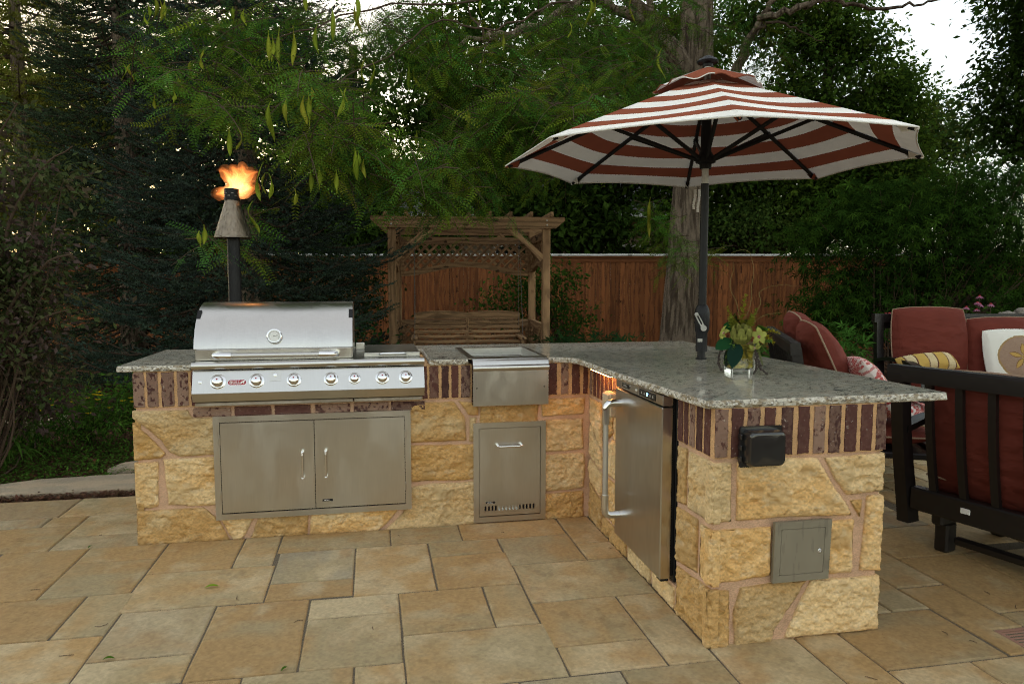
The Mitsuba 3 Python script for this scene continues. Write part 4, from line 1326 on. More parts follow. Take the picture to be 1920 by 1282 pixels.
def lattice(M, w, z0, z1, arch, name='lattice_panel'):
    """A framed diagonal lattice in a local (x, y, z): x from 0 to w, y the thickness, z up; the bottom rail arched by arch."""
    g = sg.Polygon([(0, z0)] + [(x, z0 + arch * .5 * (1 - math.cos(2 * PI * x / w))) for x in np.linspace(0, w, 17)] + [(w, z0), (w, z1), (0, z1)])
    pn = None
    t = np.linspace(0, w, 25)
    low = np.column_stack([t, z0 + arch * .5 * (1 - np.cos(2 * PI * t / w))])
    rail = sg.Polygon(np.vstack([low - [0, .045], (low + [0, .03])[::-1]]))
    topr = sg.box(0, z1 - .02, w, z1 + .075)
    ends = shapely.unary_union([sg.box(0, z0, .04, z1), sg.box(w - .04, z0, w, z1)])
    fr_ = shapely.unary_union([rail, topr, ends])
    wid[0] += 1
    m = prism(fr_, .045, at_(MXZ, (0, .0225, 0)))
    pn = part(pg_, name, set_down(move(m, M)), 'mat_weathered', uv=uvid(m.vertices[:, 0] - w / 2, m.vertices[:, 2] - (z0 + z1) / 2, wid[0]))
    inner_ = g.buffer(.0)
    H = z1 - z0
    for sgn, yy in ((1, -.006), (-1, .006)):
        x = -H
        while x < w + H:
            ln = sg.LineString([(x, z0 - .02), (x + sgn * (H + .04), z1 + .02)])
            s = ln.buffer(.018, cap_style=2).intersection(inner_)
            for q in getattr(s, 'geoms', [s]):
                if q.area > 5e-4 and q.geom_type == 'Polygon':
                    wid[0] += 1
                    mm = prism(q, .010, at_(MXZ, (0, yy + .005, 0)))
                    r_ = mm.vertices[:, [0, 2]] - mm.vertices[:, [0, 2]].mean(0)
                    part(pn, 'slat', set_down(move(mm, M)), 'mat_weathered', uv=uvid((r_[:, 0] + r_[:, 1] * sgn) * .7, (r_[:, 1] - r_[:, 0] * sgn) * .7, wid[0]))
            x += .125
    return pn


wB = PU1 - PU0 - .10
lattice(at_(np.eye(4), (PU0 + .05, PV1, 0)), wB, 1.44, 1.86, .13)
lattice(at_(np.eye(4), (PU0 + .05, PV1, 0)), wB, .30, .72, 0)
wS = PV1 - PV0 - .10
for pu in (PU0, PU1):
    Ms = frame_at((pu, PV0 + .05, 0), (0, 1, 0), (-1, 0, 0), (0, 0, 1))
    lattice(Ms, wS, 1.50, 1.86, .08)
    lattice(Ms, wS, .30, .72, 0)
sw = thing('porch_swing', 'slatted wooden porch swing with a scalloped top board hanging in the pergola', 'swing')
SV = 9.3
t = np.linspace(-1.205, .155, 41)
f = (t + 1.205) / 1.36
sc_top = .925 + .028 * np.abs(np.sin(2 * PI * f)) ** .8
wid[0] += 1
m = prism(np.vstack([np.column_stack([t, sc_top]), [(.155, .845), (-1.205, .845)]]), .024, at_(MXZ, (0, SV + .012, 0)))
part(sw, 'top_board', set_down(m), 'mat_weathered', uv=uvid(m.vertices[:, 0] + .5, m.vertices[:, 2] - .9, wid[0]))
for j in range(7):
    z = .784 - j * .062
    plank(sw, 'back_slat', -1.205, .155, SV - .011 - j * .012, SV + .011 - j * .012, z, z + .042)
for uu in (-1.17, -.525, .12):
    plank(sw, 'back_stay', uu - .02, uu + .02, SV - .034, SV - .0125, .42, .86) if uu == -.525 else plank(sw, 'back_stay', uu - .02, uu + .02, SV + .0125, SV + .034, .42, .86)
for j in range(6):
    v = SV - .12 - j * .075
    plank(sw, 'seat_slat', -1.205, .155, v - .03, v + .03, .40, .42)
for uu in (-1.19, .14):
    plank(sw, 'arm_rest', uu - .04, uu + .04, SV - .56, SV + .02, .62, .645)
    plank(sw, 'arm_post', uu - .02, uu + .02, SV - .53, SV - .49, .40, .62)
    for vv in (SV - .5, SV - .02):
        part(sw, 'chain', tube([PT(uu, vv, .645), PT(uu, 9.3, 2.1)], .0025, 5), 'mat_steel_dark')
    plank(sw, 'hanger', uu - .02, uu + .02, 8.76, 10.14, 2.06, 2.098)

# ================================================================ flowers on the counter
VX, VY = .472, -.815
va = thing('glass_vase', 'square clear glass vase packed with yellow moss on the granite counter', 'vase')
RV = rotz(-.10, (VX, VY, 0))
go = sg.box(-.052, -.052, .052, .052).buffer(-.006).buffer(.006)
gi_ = go.buffer(-.006)
shell = man(prism(go, .15, at_(np.eye(4), (0, 0, .9156)))) - man(prism(gi_, .15, at_(np.eye(4), (0, 0, .934))))
mm = shell.to_mesh()
part(va, 'glass', move(trimesh.Trimesh(mm.vert_properties[:, :3], mm.tri_verts), RV), 'mat_glass')
ms = trimesh.creation.box((.089, .089, .105))
for _ in range(4):
    ms = ms.subdivide()
ms.vertices += ms.vertex_normals * ((meshkit.fbm(ms.vertices * 70, 3, 2) - .6) * .012)[:, None]
ms.apply_translation((0, 0, .992))
mat('moss', prin(proc(lambda p, n, uv: mix((.10, .085, .012), (.30, .245, .03), smoothstep(.35, .62, fbm(p.x * 60, p.y * 60, p.z * 60, 4))) * (.5 + fbm(p.x * 260, p.y * 260, p.z * 260, 2))), .9, spec=.2))
part(va, 'moss_filling', move(ms, RV), 'mat_moss', smooth=True)

fa = thing('flower_arrangement', 'green arrangement of an artichoke head, lime orchids and trailing strands in the glass vase', 'flower arrangement')
lrng = np.random.default_rng(8)
VC0 = np.array([VX, VY, 0])
FWv = np.array([CAM[0] - VX, CAM[1] - VY, 0.0])
FWv /= np.linalg.norm(FWv)
RTv = np.array([-FWv[1], FWv[0], 0])
RTv = RTv if RTv[0] > 0 else -RTv


def fp(x, z, y=0.0):
    """A point of the arrangement: x to the right of the vase, z above the counter, y towards the patio."""
    return VC0 + RTv * x + FWv * y + np.array([0, 0, .915 + z])


def blade(P, w, fold=.25, n=None, up=None, cup=0.0):
    """A leaf or petal along the polyline P with half-widths w, folded along its midrib."""
    P, w = np.asarray(P, float), np.asarray(w, float)
    t = np.gradient(P, axis=0)
    t /= np.linalg.norm(t, axis=1, keepdims=True) + 1e-9
    up = np.array([0, 0, 1.0]) if up is None else np.asarray(up, float)
    s = np.cross(t, up)
    s /= np.linalg.norm(s, axis=1, keepdims=True) + 1e-9
    nn = np.cross(s, t)
    V = np.stack([P - s * w[:, None] + nn * (fold * w)[:, None], P, P + s * w[:, None] + nn * (fold * w)[:, None]], 1).reshape(-1, 3)
    F = []
    for i in range(len(P) - 1):
        for j in (0, 1):
            F.append((3 * i + j, 3 * i + j + 1, 3 * i + 4 + j, 3 * i + 3 + j))
    return V, np.array(F)


def tri(F):
    F = np.asarray(F)
    return F if F.shape[1] == 3 else np.vstack([F[:, [0, 1, 2]], F[:, [0, 2, 3]]])


def leafcol(n, c, j=.25, rng=lrng):
    return np.clip(np.asarray(c)[None] * (1 + rng.uniform(-j, j, (n, 1))) * (1 + rng.uniform(-.08, .08, (n, 3))), 0, 1)


def one(V, F, c, j=.0):
    return (V, tri(F)), np.tile(np.asarray(c, float), (len(V), 1)) * (1 + lrng.uniform(-j, j))


# artichoke: overlapping bracts round an egg shape
prs = []
ac = fp(.005, .178, .055)
for ring, (n, zz, rr, le) in enumerate([(7, -.040, .016, .026), (8, -.031, .027, .030), (9, -.020, .034, .032), (9, -.008, .037, .033), (8, .004, .036, .033), (8, .014, .031, .032), (6, .023, .023, .030), (5, .031, .013, .026)]):
    for k in range(n):
        a = k * 2 * PI / n + ring * (PI / 8 + .07)
        d = np.array([math.cos(a), math.sin(a), 0])
        tt = np.linspace(0, 1, 6)
        out = rr * (1 + .22 * np.sin(tt * 2.4) - .20 * tt ** 2) + .006 * tt ** 3
        P = ac + d * out[:, None] + np.array([0, 0, 1.0]) * (zz + le * tt)[:, None]
        V, F = blade(P, np.array([.009, .0145, .0160, .0135, .0080, .0008]) * (1 if ring < 5 else .78), fold=-.35, up=-d)
        c = np.array([.27, .275, .070]) * lrng.uniform(.5, 1.3)
        cc = np.tile(c, (len(V), 1))
        cc[-3:] = (.09, .05, .03)
        cc[:3] *= .6
        prs.append(((V, tri(F)), cc))
m, c = merge(prs)
part(fa, 'artichoke', m, 'mat_leaf', smooth=True, color=c, label='pale green artichoke head at the centre')


def orchid(o, face, s, name='orchid'):
    face = np.asarray(face, float) / np.linalg.norm(face)
    x = np.cross([0, 0, 1.0], face); x /= np.linalg.norm(x)
    y = np.cross(face, x)
    prs = []
    for k in range(5):
        a = PI / 2 + k * 2 * PI / 5
        d = x * math.cos(a) + y * math.sin(a)
        tt = np.linspace(0.05, 1, 6)
        P = o + d * (s * tt)[:, None] + face * (s * (.28 * np.sin(tt * PI) - .10 * tt))[:, None]
        V, F = blade(P, s * np.array([.10, .22, .30, .29, .18, .01]), fold=.22, up=face)
        prs.append(one(V, F, (.42, .44, .11), .2))
    m, c = merge(prs)
    k = part(fa, name, m, 'mat_petal', smooth=True, color=c)
    lipm = trimesh.creation.icosphere(2, 1.0)
    lipm.vertices = o + (lipm.vertices * [s * .16, s * .20, s * .16]) @ np.stack([x, y, face]) - y * s * .12 + face * s * .12
    cc = np.where((meshkit.noise(lipm.vertices * 160, 3) > .55)[:, None], [.30, .05, .10], [.62, .42, .36])
    part(k, 'lip', lipm, 'mat_petal', smooth=True, color=cc)


orchid(fp(.078, .176, .055), FWv + RTv * .35 + [0, 0, .2], .043)
orchid(fp(.062, .130, .075), FWv * .4 + RTv * .3 + [0, 0, -.65], .036)
orchid(fp(-.068, .186, .02), FWv * .5 - RTv * .8 + [0, 0, .2], .036)
orchid(fp(-.078, .160, .035), FWv * .2 - RTv * .9 + [0, 0, -.3], .030)
for o, d, l, w, c in [((-.03, .150, .05), (-.9, -.30, .35), .085, .030, (.018, .070, .026)), ((-.01, .145, .06), (-.22, -1, .40), .100, .034, (.014, .038, .026)), ((-.03, .13, .05), (-.35, -1.0, .2), .085, .022, (.02, .03, .02)),
                      ((-.04, .19, .0), (-.5, .6, .1), .07, .026, (.02, .10, .025)), ((.02, .2, -.02), (.2, .8, -.3), .07, .02, (.08, .09, .02))]:
    d = np.array(d)
    tt = np.linspace(0, 1, 8)
    P = np.array([fp(o[0] + d[0] * l * q, o[1] + d[1] * l * q - .25 * l * q * q + .1 * l * q, o[2] + d[2] * l * q) for q in tt])
    V, F = blade(P, w * np.sin(np.clip(tt * .97 + .03, 0, 1) * PI) ** .75 + .0005, fold=.12, up=FWv + [0, 0, .5])
    m, cc = one(V, F, c)
    part(fa, 'broad_leaf', m, 'mat_leaf', smooth=True, color=cc)


def sprig(base, tip, n, l, w, col, name, droop=0.0):
    base, tip = np.array(base), np.array(tip)
    tt = np.linspace(0, 1, 12)
    C = np.array([fp(*(base + (tip - base) * q + np.array([0, -droop * q * q, 0]))) for q in tt])
    prs = []
    st = tube(C, .0016, 5)
    prs.append(((st.vertices, st.faces), np.tile(np.array(col) * .8, (len(st.vertices), 1))))
    for i in range(n):
        q = .12 + .88 * i / n
        p = np.array([np.interp(q, tt, C[:, k]) for k in range(3)])
        ax = C[-1] - C[0]; ax /= np.linalg.norm(ax)
        a = i * 2.4
        s1 = np.cross(ax, [0.3, .2, .9]); s1 /= np.linalg.norm(s1); s2 = np.cross(ax, s1)
        d = s1 * math.cos(a) + s2 * math.sin(a) + ax * .5
        d /= np.linalg.norm(d)
        ll = l * (1.15 - .6 * q) * lrng.uniform(.8, 1.2)
        P = p + d * (np.linspace(0, 1, 4) * ll)[:, None]
        V, F = blade(P, w * np.array([.35, 1, .8, .05]) * (1.1 - .5 * q), fold=.25, up=ax)
        prs.append(one(V, F, col, .25))
    m, c = merge(prs)
    part(fa, name, m, 'mat_leaf', color=c)


sprig((.0, .20, .0), (.018, .362, -.01), 24, .034, .010, (.26, .25, .03), 'leafy_sprig')
sprig((-.02, .20, .0), (-.062, .305, .0), 18, .030, .009, (.25, .24, .03), 'leafy_sprig')
sprig((.03, .20, .0), (.070, .300, .0), 18, .030, .009, (.20, .21, .03), 'leafy_sprig')
sprig((.0, .2, -.03), (-.03, .27, -.03), 26, .026, .010, (.06, .08, .018), 'leafy_sprig')
sprig((.04, .2, -.03), (.05, .27, -.04), 26, .028, .011, (.12, .14, .022), 'leafy_sprig')
sprig((.06, .19, .0), (.170, .235, .0), 30, .026, .006, (.36, .31, .02), 'yellow_fern', .05)
sprig((.07, .20, .0), (.150, .170, .0), 28, .026, .007, (.33, .28, .02), 'yellow_fern', .03)
sprig((-.02, .2, .03), (-.045, .255, .04), 26, .030, .011, (.24, .26, .04), 'leafy_sprig')
sprig((.03, .2, .03), (.055, .26, .03), 26, .030, .011, (.28, .28, .04), 'leafy_sprig')
sprig((.06, .21, .0), (.115, .22, .02), 40, .016, .009, (.10, .20, .03), 'fern_tuft', .02)
sprig((.09, .15, .03), (.135, .155, .05), 16, .018, .007, (.14, .25, .05), 'fern_tuft')
for a, b in (((-.035, .155, .06), (-.068, .045, .06)), ((-.02, .15, .065), (-.050, .05, .07)), ((.07, .14, .05), (.10, .045, .05))):
    sprig(a, b, 46, .012, .0055, (.15, .25, .05) if a[0] < 0 else (.20, .22, .08), 'trailing_strand')
sprig((-.03, .19, .03), (-.05, .12, .05), 40, .014, .008, (.12, .22, .03), 'fern_tuft')
sprig((.02, .13, .06), (.035, .06, .068), 30, .010, .005, (.14, .13, .03), 'trailing_strand')


def berries(P, name='berry_string'):
    P = np.array(P)
    tt = np.linspace(0, 1, len(P))
    C = np.array([fp(*[np.interp(q, tt, P[:, k]) for k in range(3)]) for q in np.linspace(0, 1, 26)])
    ms = [tube(C, .0012, 4)]
    for q in C[1:]:
        for _ in range(2):
            s = trimesh.creation.icosphere(1, lrng.uniform(.003, .0048))
            s.apply_translation(q + lrng.normal(0, .0025, 3))
            ms.append(s)
    part(fa, name, cat(*ms), 'mat_berry', smooth=True)


mat('berry', prin((.030, .018, .012), .6))
berries([(-.055, .14, .05), (-.088, .10, .055), (-.090, .045, .055), (-.080, .018, .055)])
berries([(.055, .13, .06), (.075, .09, .065), (.072, .03, .068), (.066, .012, .07)])
berries([(.06, .13, .055), (.085, .06, .06), (.088, .03, .062), (.120, .006, .065)])
for P in ([(-.005, .25, 0), (-.02, .33, 0), (-.055, .39, 0), (-.045, .45, .0), (-.035, .47, 0), (-.04, .51, .01)], [(.02, .25, -.01), (.045, .32, -.01), (.042, .40, 0), (.055, .47, 0), (.03, .56, 0), (-.01, .565, 0), (-.05, .55, 0)],
          [(.05, .24, 0), (.09, .33, 0), (.07, .37, 0), (.12, .40, .0), (.18, .405, 0), (.235, .40, 0)], [(.05, .23, 0), (.10, .27, 0), (.17, .28, 0)]):
    q = np.array([fp(*p) for p in arc(np.array(P), .05, 5)])
    part(fa, 'curly_twig', tube(q, np.linspace(.0012, .0006, len(q)), 5), 'mat_tendril')
mat('tendril', prin((.20, .15, .04), .7))

# ================================================================ patio furniture
mat('dark_frame', prin(proc(lambda p, n, uv: mi.Color3f(.010, .008, .0075) * (.8 + .4 * fbm(p.x * 40, p.y * 40, p.z * 40, 3))), .36, spec=.5))


def pillow(w, h, t, seed=0, n=26, corner=.10, puff=2.3, wr=.010):
    """A stuffed cushion centred at the origin in local x (width), z (height), thickness along y: (vertices, faces, uv, rim)."""
    a = np.linspace(-1, 1, n)
    Xs, Zs = np.meshgrid(a, a)
    k = 1 - corner * (Xs ** 2 * Zs ** 2)
    edge = (1 - np.abs(Xs) ** puff).clip(0) ** .5 * (1 - np.abs(Zs) ** puff).clip(0) ** .5
    x, z = Xs * k * w / 2 * (1 - .03 * (1 - Zs ** 2)), Zs * k * h / 2 * (1 - .03 * (1 - Xs ** 2))
    V = []
    for s in (-1, 1):
        q = np.column_stack([x.ravel() * 6 + seed, z.ravel() * 11, np.full(x.size, s * 3.0)])
        wv = (meshkit.fbm(q, 4, seed) - .5) * wr * 2 + (np.abs(meshkit.fbm(q * [1, 2.2, 1], 3, seed + 3) - .5)) * -wr * 2.4
        y = s * (t / 2 * edge + .004 + wv.reshape(x.shape) * edge)
        V.append(np.column_stack([x.ravel(), y.ravel(), z.ravel()]))
    V = np.vstack(V)
    F = []
    N = n * n
    for i in range(n - 1):
        for j in range(n - 1):
            p, q, r, s2 = i * n + j, i * n + j + 1, (i + 1) * n + j + 1, (i + 1) * n + j
            F += [(p, q, r, s2), (N + p, N + s2, N + r, N + q)]
    ring = list(range(n)) + [i * n + n - 1 for i in range(1, n)] + [(n - 1) * n + j for j in range(n - 2, -1, -1)] + [i * n for i in range(n - 2, 0, -1)]
    for i, p in enumerate(ring):
        q = ring[(i + 1) % len(ring)]
        F.append((p, N + p, N + q, q))
    rim = (V[ring] + V[[N + r for r in ring]]) / 2
    uv = np.column_stack([V[:, 0] / w + .5, V[:, 2] / h + .5])
    return V, np.array(F), uv, rim


def apply(M, V):
    return V @ M[:3, :3].T + M[:3, 3]


def lean(o, ang):
    """Local frame at o, tipped back by ang about x."""
    M = trimesh.transformations.rotation_matrix(ang, [1, 0, 0])
    M[:3, 3] = o
    return M


def cushion(M, w, h, t, seed, label, group, bs='mat_red_cushion', piping=True, wr=.010, name='cushion', ctg='cushion', corner=.10, n=26):
    V, F, uv, rim = pillow(w, h, t, seed, wr=wr, corner=corner, n=n)
    k = thing(name, label, ctg, group)
    part(k, 'cover', (apply(M, V), F), bs, smooth=True, uv=uv)
    if piping:
        R_ = apply(M, rim)
        part(k, 'piping', tube(np.vstack([R_, R_[:1]]), .006, 6), 'mat_piping', smooth=40)
    return k


def seat_frame(name, label, M, LEN, slats, ztop=.95, back=-.18, swivel=True):
    """A metal loveseat: curved end stiles, slatted back, arms and base. Local x along the back, y forward, z up."""
    t = thing(name, label, 'sofa')

    def pp(nm, m):
        return part(t, nm, move(m, M), 'mat_dark_frame', smooth=False)

    def backline(z):
        q = (z - .12) / (ztop - .12)
        return back * q ** 1.4 - .035 * math.sin(q * PI)
    zs = np.linspace(.12, ztop - .03, 12)
    for x in (.0, LEN):
        prof = [(backline(z) - .034 - .022 * (1 - (z - .12) / .8) ** 2, z) for z in zs] + [(backline(z) + .030, z) for z in zs[::-1]]
        pp('stile', prism(prof, .062, frame_at((x - .031, 0, 0), (0, 1, 0), (0, 0, 1), (1, 0, 0))))
    pp('top_rail', xprofile([(back - .030, ztop - .078), (back - .034, ztop - .012), (back - .026, ztop), (back + .028, ztop), (back + .032, ztop - .078)], -.05, LEN + .05))
    pp('bottom_rail', cbox(.035, LEN - .035, -.065, -.005, .20, .315, .008))
    for i in range(slats):
        x = LEN * (i + 1) / (slats + 1)
        zz = np.linspace(.30, ztop - .06, 10)
        prof = [(backline(z) - .012, z) for z in zz] + [(backline(z) + .012, z) for z in zz[::-1]]
        pp('slat', prism(prof, .034, frame_at((x - .017, 0, 0), (0, 1, 0), (0, 0, 1), (1, 0, 0))))
    pp('seat_base', cat(cbox(.03, LEN - .03, .0, .68, .235, .275, .008), cbox(.03, LEN - .03, .64, .70, .20, .30, .008)))
    for x in (.0, LEN):
        P = arc([(x, -.10, .62), (x, .10, .665), (x, .45, .66), (x, .66, .60), (x, .70, .40), (x, .68, .16)], .14, 6)
        a_ = []
        for q in (-1, 1):
            a_.append(P + [q * .036, 0, 0])
        V = np.vstack([a_[0], a_[1], a_[0] - [0, .0, .03], a_[1] - [0, 0, .03]])
        n = len(P)
        F = []
        for i in range(n - 1):
            F += [(i, i + 1, n + i + 1, n + i), (2 * n + i, 3 * n + i, 3 * n + i + 1, 2 * n + i + 1), (i, 2 * n + i, 2 * n + i + 1, i + 1), (n + i, n + i + 1, 3 * n + i + 1, 3 * n + i)]
        pp('arm', trimesh.Trimesh(V, tri(np.array(F)), process=False))
    if swivel:
        for x in (.15, LEN - .15):
            pp('glider_base', cat(cbox(x - .03, x + .03, -.02, .62, .14, .20, .01), cbox(x - .035, x + .035, .02, .10, .0, .15, .01), cbox(x - .035, x + .035, .50, .58, .0, .15, .01)))
        pp('glider_bar', cbox(.2, LEN - .2, .04, .08, .05, .09, .01))
    else:
        for x in (.0, LEN):
            pp('foot', cbox(x - .035, x + .035, -.06, .02, .0, .14, .008))
            pp('foot', cbox(x - .035, x + .035, .64, .71, .0, .2, .008))
    return t


def loc(u, v, xd):
    xd = np.array(xd, float) / np.linalg.norm(xd)
    yd = np.array([-xd[1], xd[0]])
    x3 = FU * xd[0] + FV * xd[1]
    y3 = FU * yd[0] + FV * yd[1]
    return frame_at(U(u, v), x3, y3, [0, 0, 1])


# B: nearest, its back towards the kitchen
MB = loc(2.035, 3.60, (.46, -.89))
sB = seat_frame('loveseat', 'dark metal glider loveseat seen from behind its slatted back beside the counter end', MB, 1.60, 10, back=-.125, ztop=.925)
for i, (x, dz) in enumerate(((.42, .0), (1.21, .008))):
    cushion(MB @ lean((x, .052, .59 + dz), .15), .80, .68, .21, 31 + i, ('rust red back cushion behind the slats of the nearest loveseat', 'rust red back cushion of the nearest loveseat, at the right edge of the photo')[i], 'rust red back cushions')
    cushion(MB @ lean((x, .33, .37), PI / 2), .80, .66, .16, 41 + i, ('rust red seat cushion in the nearest loveseat, by the counter end', 'rust red seat cushion in the nearest loveseat, at the right edge of the photo')[i], 'rust red seat cushions', wr=.006)
part(sB, 'label_plate', move(cbox(.29, .335, -.067, -.0655, .252, .278, .0004), MB), 'mat_white')
part(sB, 'maker_plate', move(cbox(.80, .92, -.0675, -.0655, .235, .262, .0005), MB), 'mat_steel_dark')
# A: beyond the counter
MA = loc(2.36, 6.05, (-.248, -.969))
sA = seat_frame('loveseat', 'dark metal loveseat seen end-on beyond the vase, facing the others', MA, 1.62, 9, swivel=False)
for i, (x, dz) in enumerate(((.42, .06), (1.20, .03))):
    cushion(MA @ lean((x, .07, .74 + dz), .42), .84, .66, .25, 51 + i, ('rust red back cushion farther from the vase, on the loveseat seen end-on', 'rust red back cushion nearer the vase, leaning on the loveseat seen end-on')[i], 'rust red back cushions')
    cushion(MA @ lean((x, .36, .37), PI / 2), .80, .66, .17, 61 + i, ('rust red seat cushion at the far end of the loveseat seen end-on', 'rust red seat cushion seen below the counter overhang, on the loveseat seen end-on')[i], 'rust red seat cushions', wr=.006)
# C: facing the patio
MC = loc(5.13, 6.5, (-1, 0))
sC = seat_frame('loveseat', 'dark metal loveseat facing the patio at the right edge, with throw pillows', MC, 1.76, 6, ztop=1.035, back=-.12, swivel=False)
part(sC, 'back_panel', move(cbox(.03, 1.73, -.165, -.12, .90, 1.02, .006), MC), 'mat_dark_frame')
for i, (x, dz) in enumerate(((1.38, .055), (.66, -.035))):
    cushion(MC @ lean((x, .045, .73 + dz), .16), (.70, .82)[i], .66, .25, 71 + i, ('taller rust red back cushion on the loveseat facing the patio', 'lower rust red back cushion behind the sand dollar pillow')[i], 'rust red back cushions')
    cushion(MC @ lean((x, .36, .37), PI / 2), .86, .66, .17, 81 + i, ('rust red seat cushion under the striped bolster', 'rust red seat cushion under the sand dollar pillow')[i], 'rust red seat cushions', wr=.006)


def floral(p, n, uv):
    f1, f2, c = voronoi(uv.x * 20 + fbm(uv.x * 20, uv.y * 20, 0, 2) * 1.4, uv.y * 21 + fbm(uv.y * 20, uv.x * 20, 3, 2) * 1.4)
    e = smoothstep(.07, .17, f2 - f1)
    return mix((.66, .58, .52), (.45, .085, .075), e * smoothstep(.22, .42, c + .1))


def bands(p, n, uv):
    x = uv.x * 3.02
    f = x - dr.floor(x)
    col = mix((.50, .33, .085), (.62, .53, .33), smoothstep(.26, .27, f) - smoothstep(.74, .75, f))
    fine = smoothstep(-.2, .2, dr.sin(f * 125)) * (smoothstep(.31, .32, f) - smoothstep(.69, .70, f))
    col = mix(col, (.46, .30, .10), fine * .6)
    dark = (smoothstep(.25, .26, f) - smoothstep(.31, .32, f)) + (smoothstep(.69, .70, f) - smoothstep(.74, .75, f))
    return mix(col, (.09, .028, .025), dark)


def sanddollar(p, n, uv):
    x, y = (uv.x - .56) * 1.0, (uv.y - .45) * 1.0
    r = dr.sqrt(x * x * 1.05 + y * y * 1.1)
    wob = fbm(uv.x * 14, uv.y * 14, 0, 2) * .02
    thread = fbm(uv.x * 40, uv.y * 220, 0, 2)
    col = mix((.72, .70, .62), mix((.34, .235, .165), (.25, .16, .11), thread), 1 - smoothstep(.405, .415, r + wob))
    col = mix(col, (.32, .20, .07), (smoothstep(.385, .395, r + wob) - smoothstep(.412, .422, r + wob)) * .9)
    for k in range(5):
        a = PI / 2 + k * 2 * PI / 5
        t = x * math.cos(a) + y * math.sin(a)
        s = dr.abs(-x * math.sin(a) + y * math.cos(a))
        w = .038 * dr.sin(dr.clip((t - .035) / .20, 0, 1) * PI)
        col = mix(col, (.10, .055, .02), 1 - smoothstep(w, w + .007, s - .004))if False else mix(col, (.17, .085, .02), (1 - smoothstep(w * 1.0, w + .006, s - .006)) * smoothstep(.03, .04, t) * (1 - smoothstep(.236, .242, t)))
        col = mix(col, (.42, .26, .075), (1 - smoothstep(w * .82, w * .82 + .005, s)) * smoothstep(.035, .045, t) * (1 - smoothstep(.228, .236, t)))
    col = mix(col, (.42, .26, .075), 1 - smoothstep(.034, .037, r))
    return mix(col, (.12, .06, .03), 1 - smoothstep(.014, .017, r))


mat('floral', prin(proc(floral), .85, spec=.2))
mat('bands', prin(proc(bands), .85, spec=.2))
mat('sanddollar', prin(proc(sanddollar), .85, spec=.2))
cushion(MA @ lean((1.44, .30, .665), .62) @ rotz(.12), .50, .46, .17, 91, 'red and white leaf-patterned throw pillow leaning on the loveseat seen end-on', None, 'mat_floral', False, name='throw_pillow', ctg='pillow', wr=.006)
cushion(MA @ lean((1.50, .52, .545), 1.1) @ rotz(-.2), .36, .30, .13, 92, 'red and white leaf-patterned pillow seen in the gap below the counter overhang', None, 'mat_floral', False, name='throw_pillow', ctg='pillow', wr=.006)
cushion(MC @ lean((1.56, .34, .63), .9) @ rotz(.0) @ trimesh.transformations.rotation_matrix(.13, [0, 1, 0]), .52, .18, .17, 93, 'yellow bolster pillow with dark red and cream stripes on the loveseat', None, 'mat_bands', False, name='bolster_pillow', ctg='pillow', wr=.004, corner=.04)
Ms_ = MC @ lean((.73, .21, .68), .30) @ np.diag([-1, -1, 1, 1.0])
cushion(Ms_, .54, .50, .17, 94, 'cream throw pillow with an embroidered sand dollar design', None, 'mat_sanddollar', False, name='throw_pillow', ctg='pillow', wr=.006)

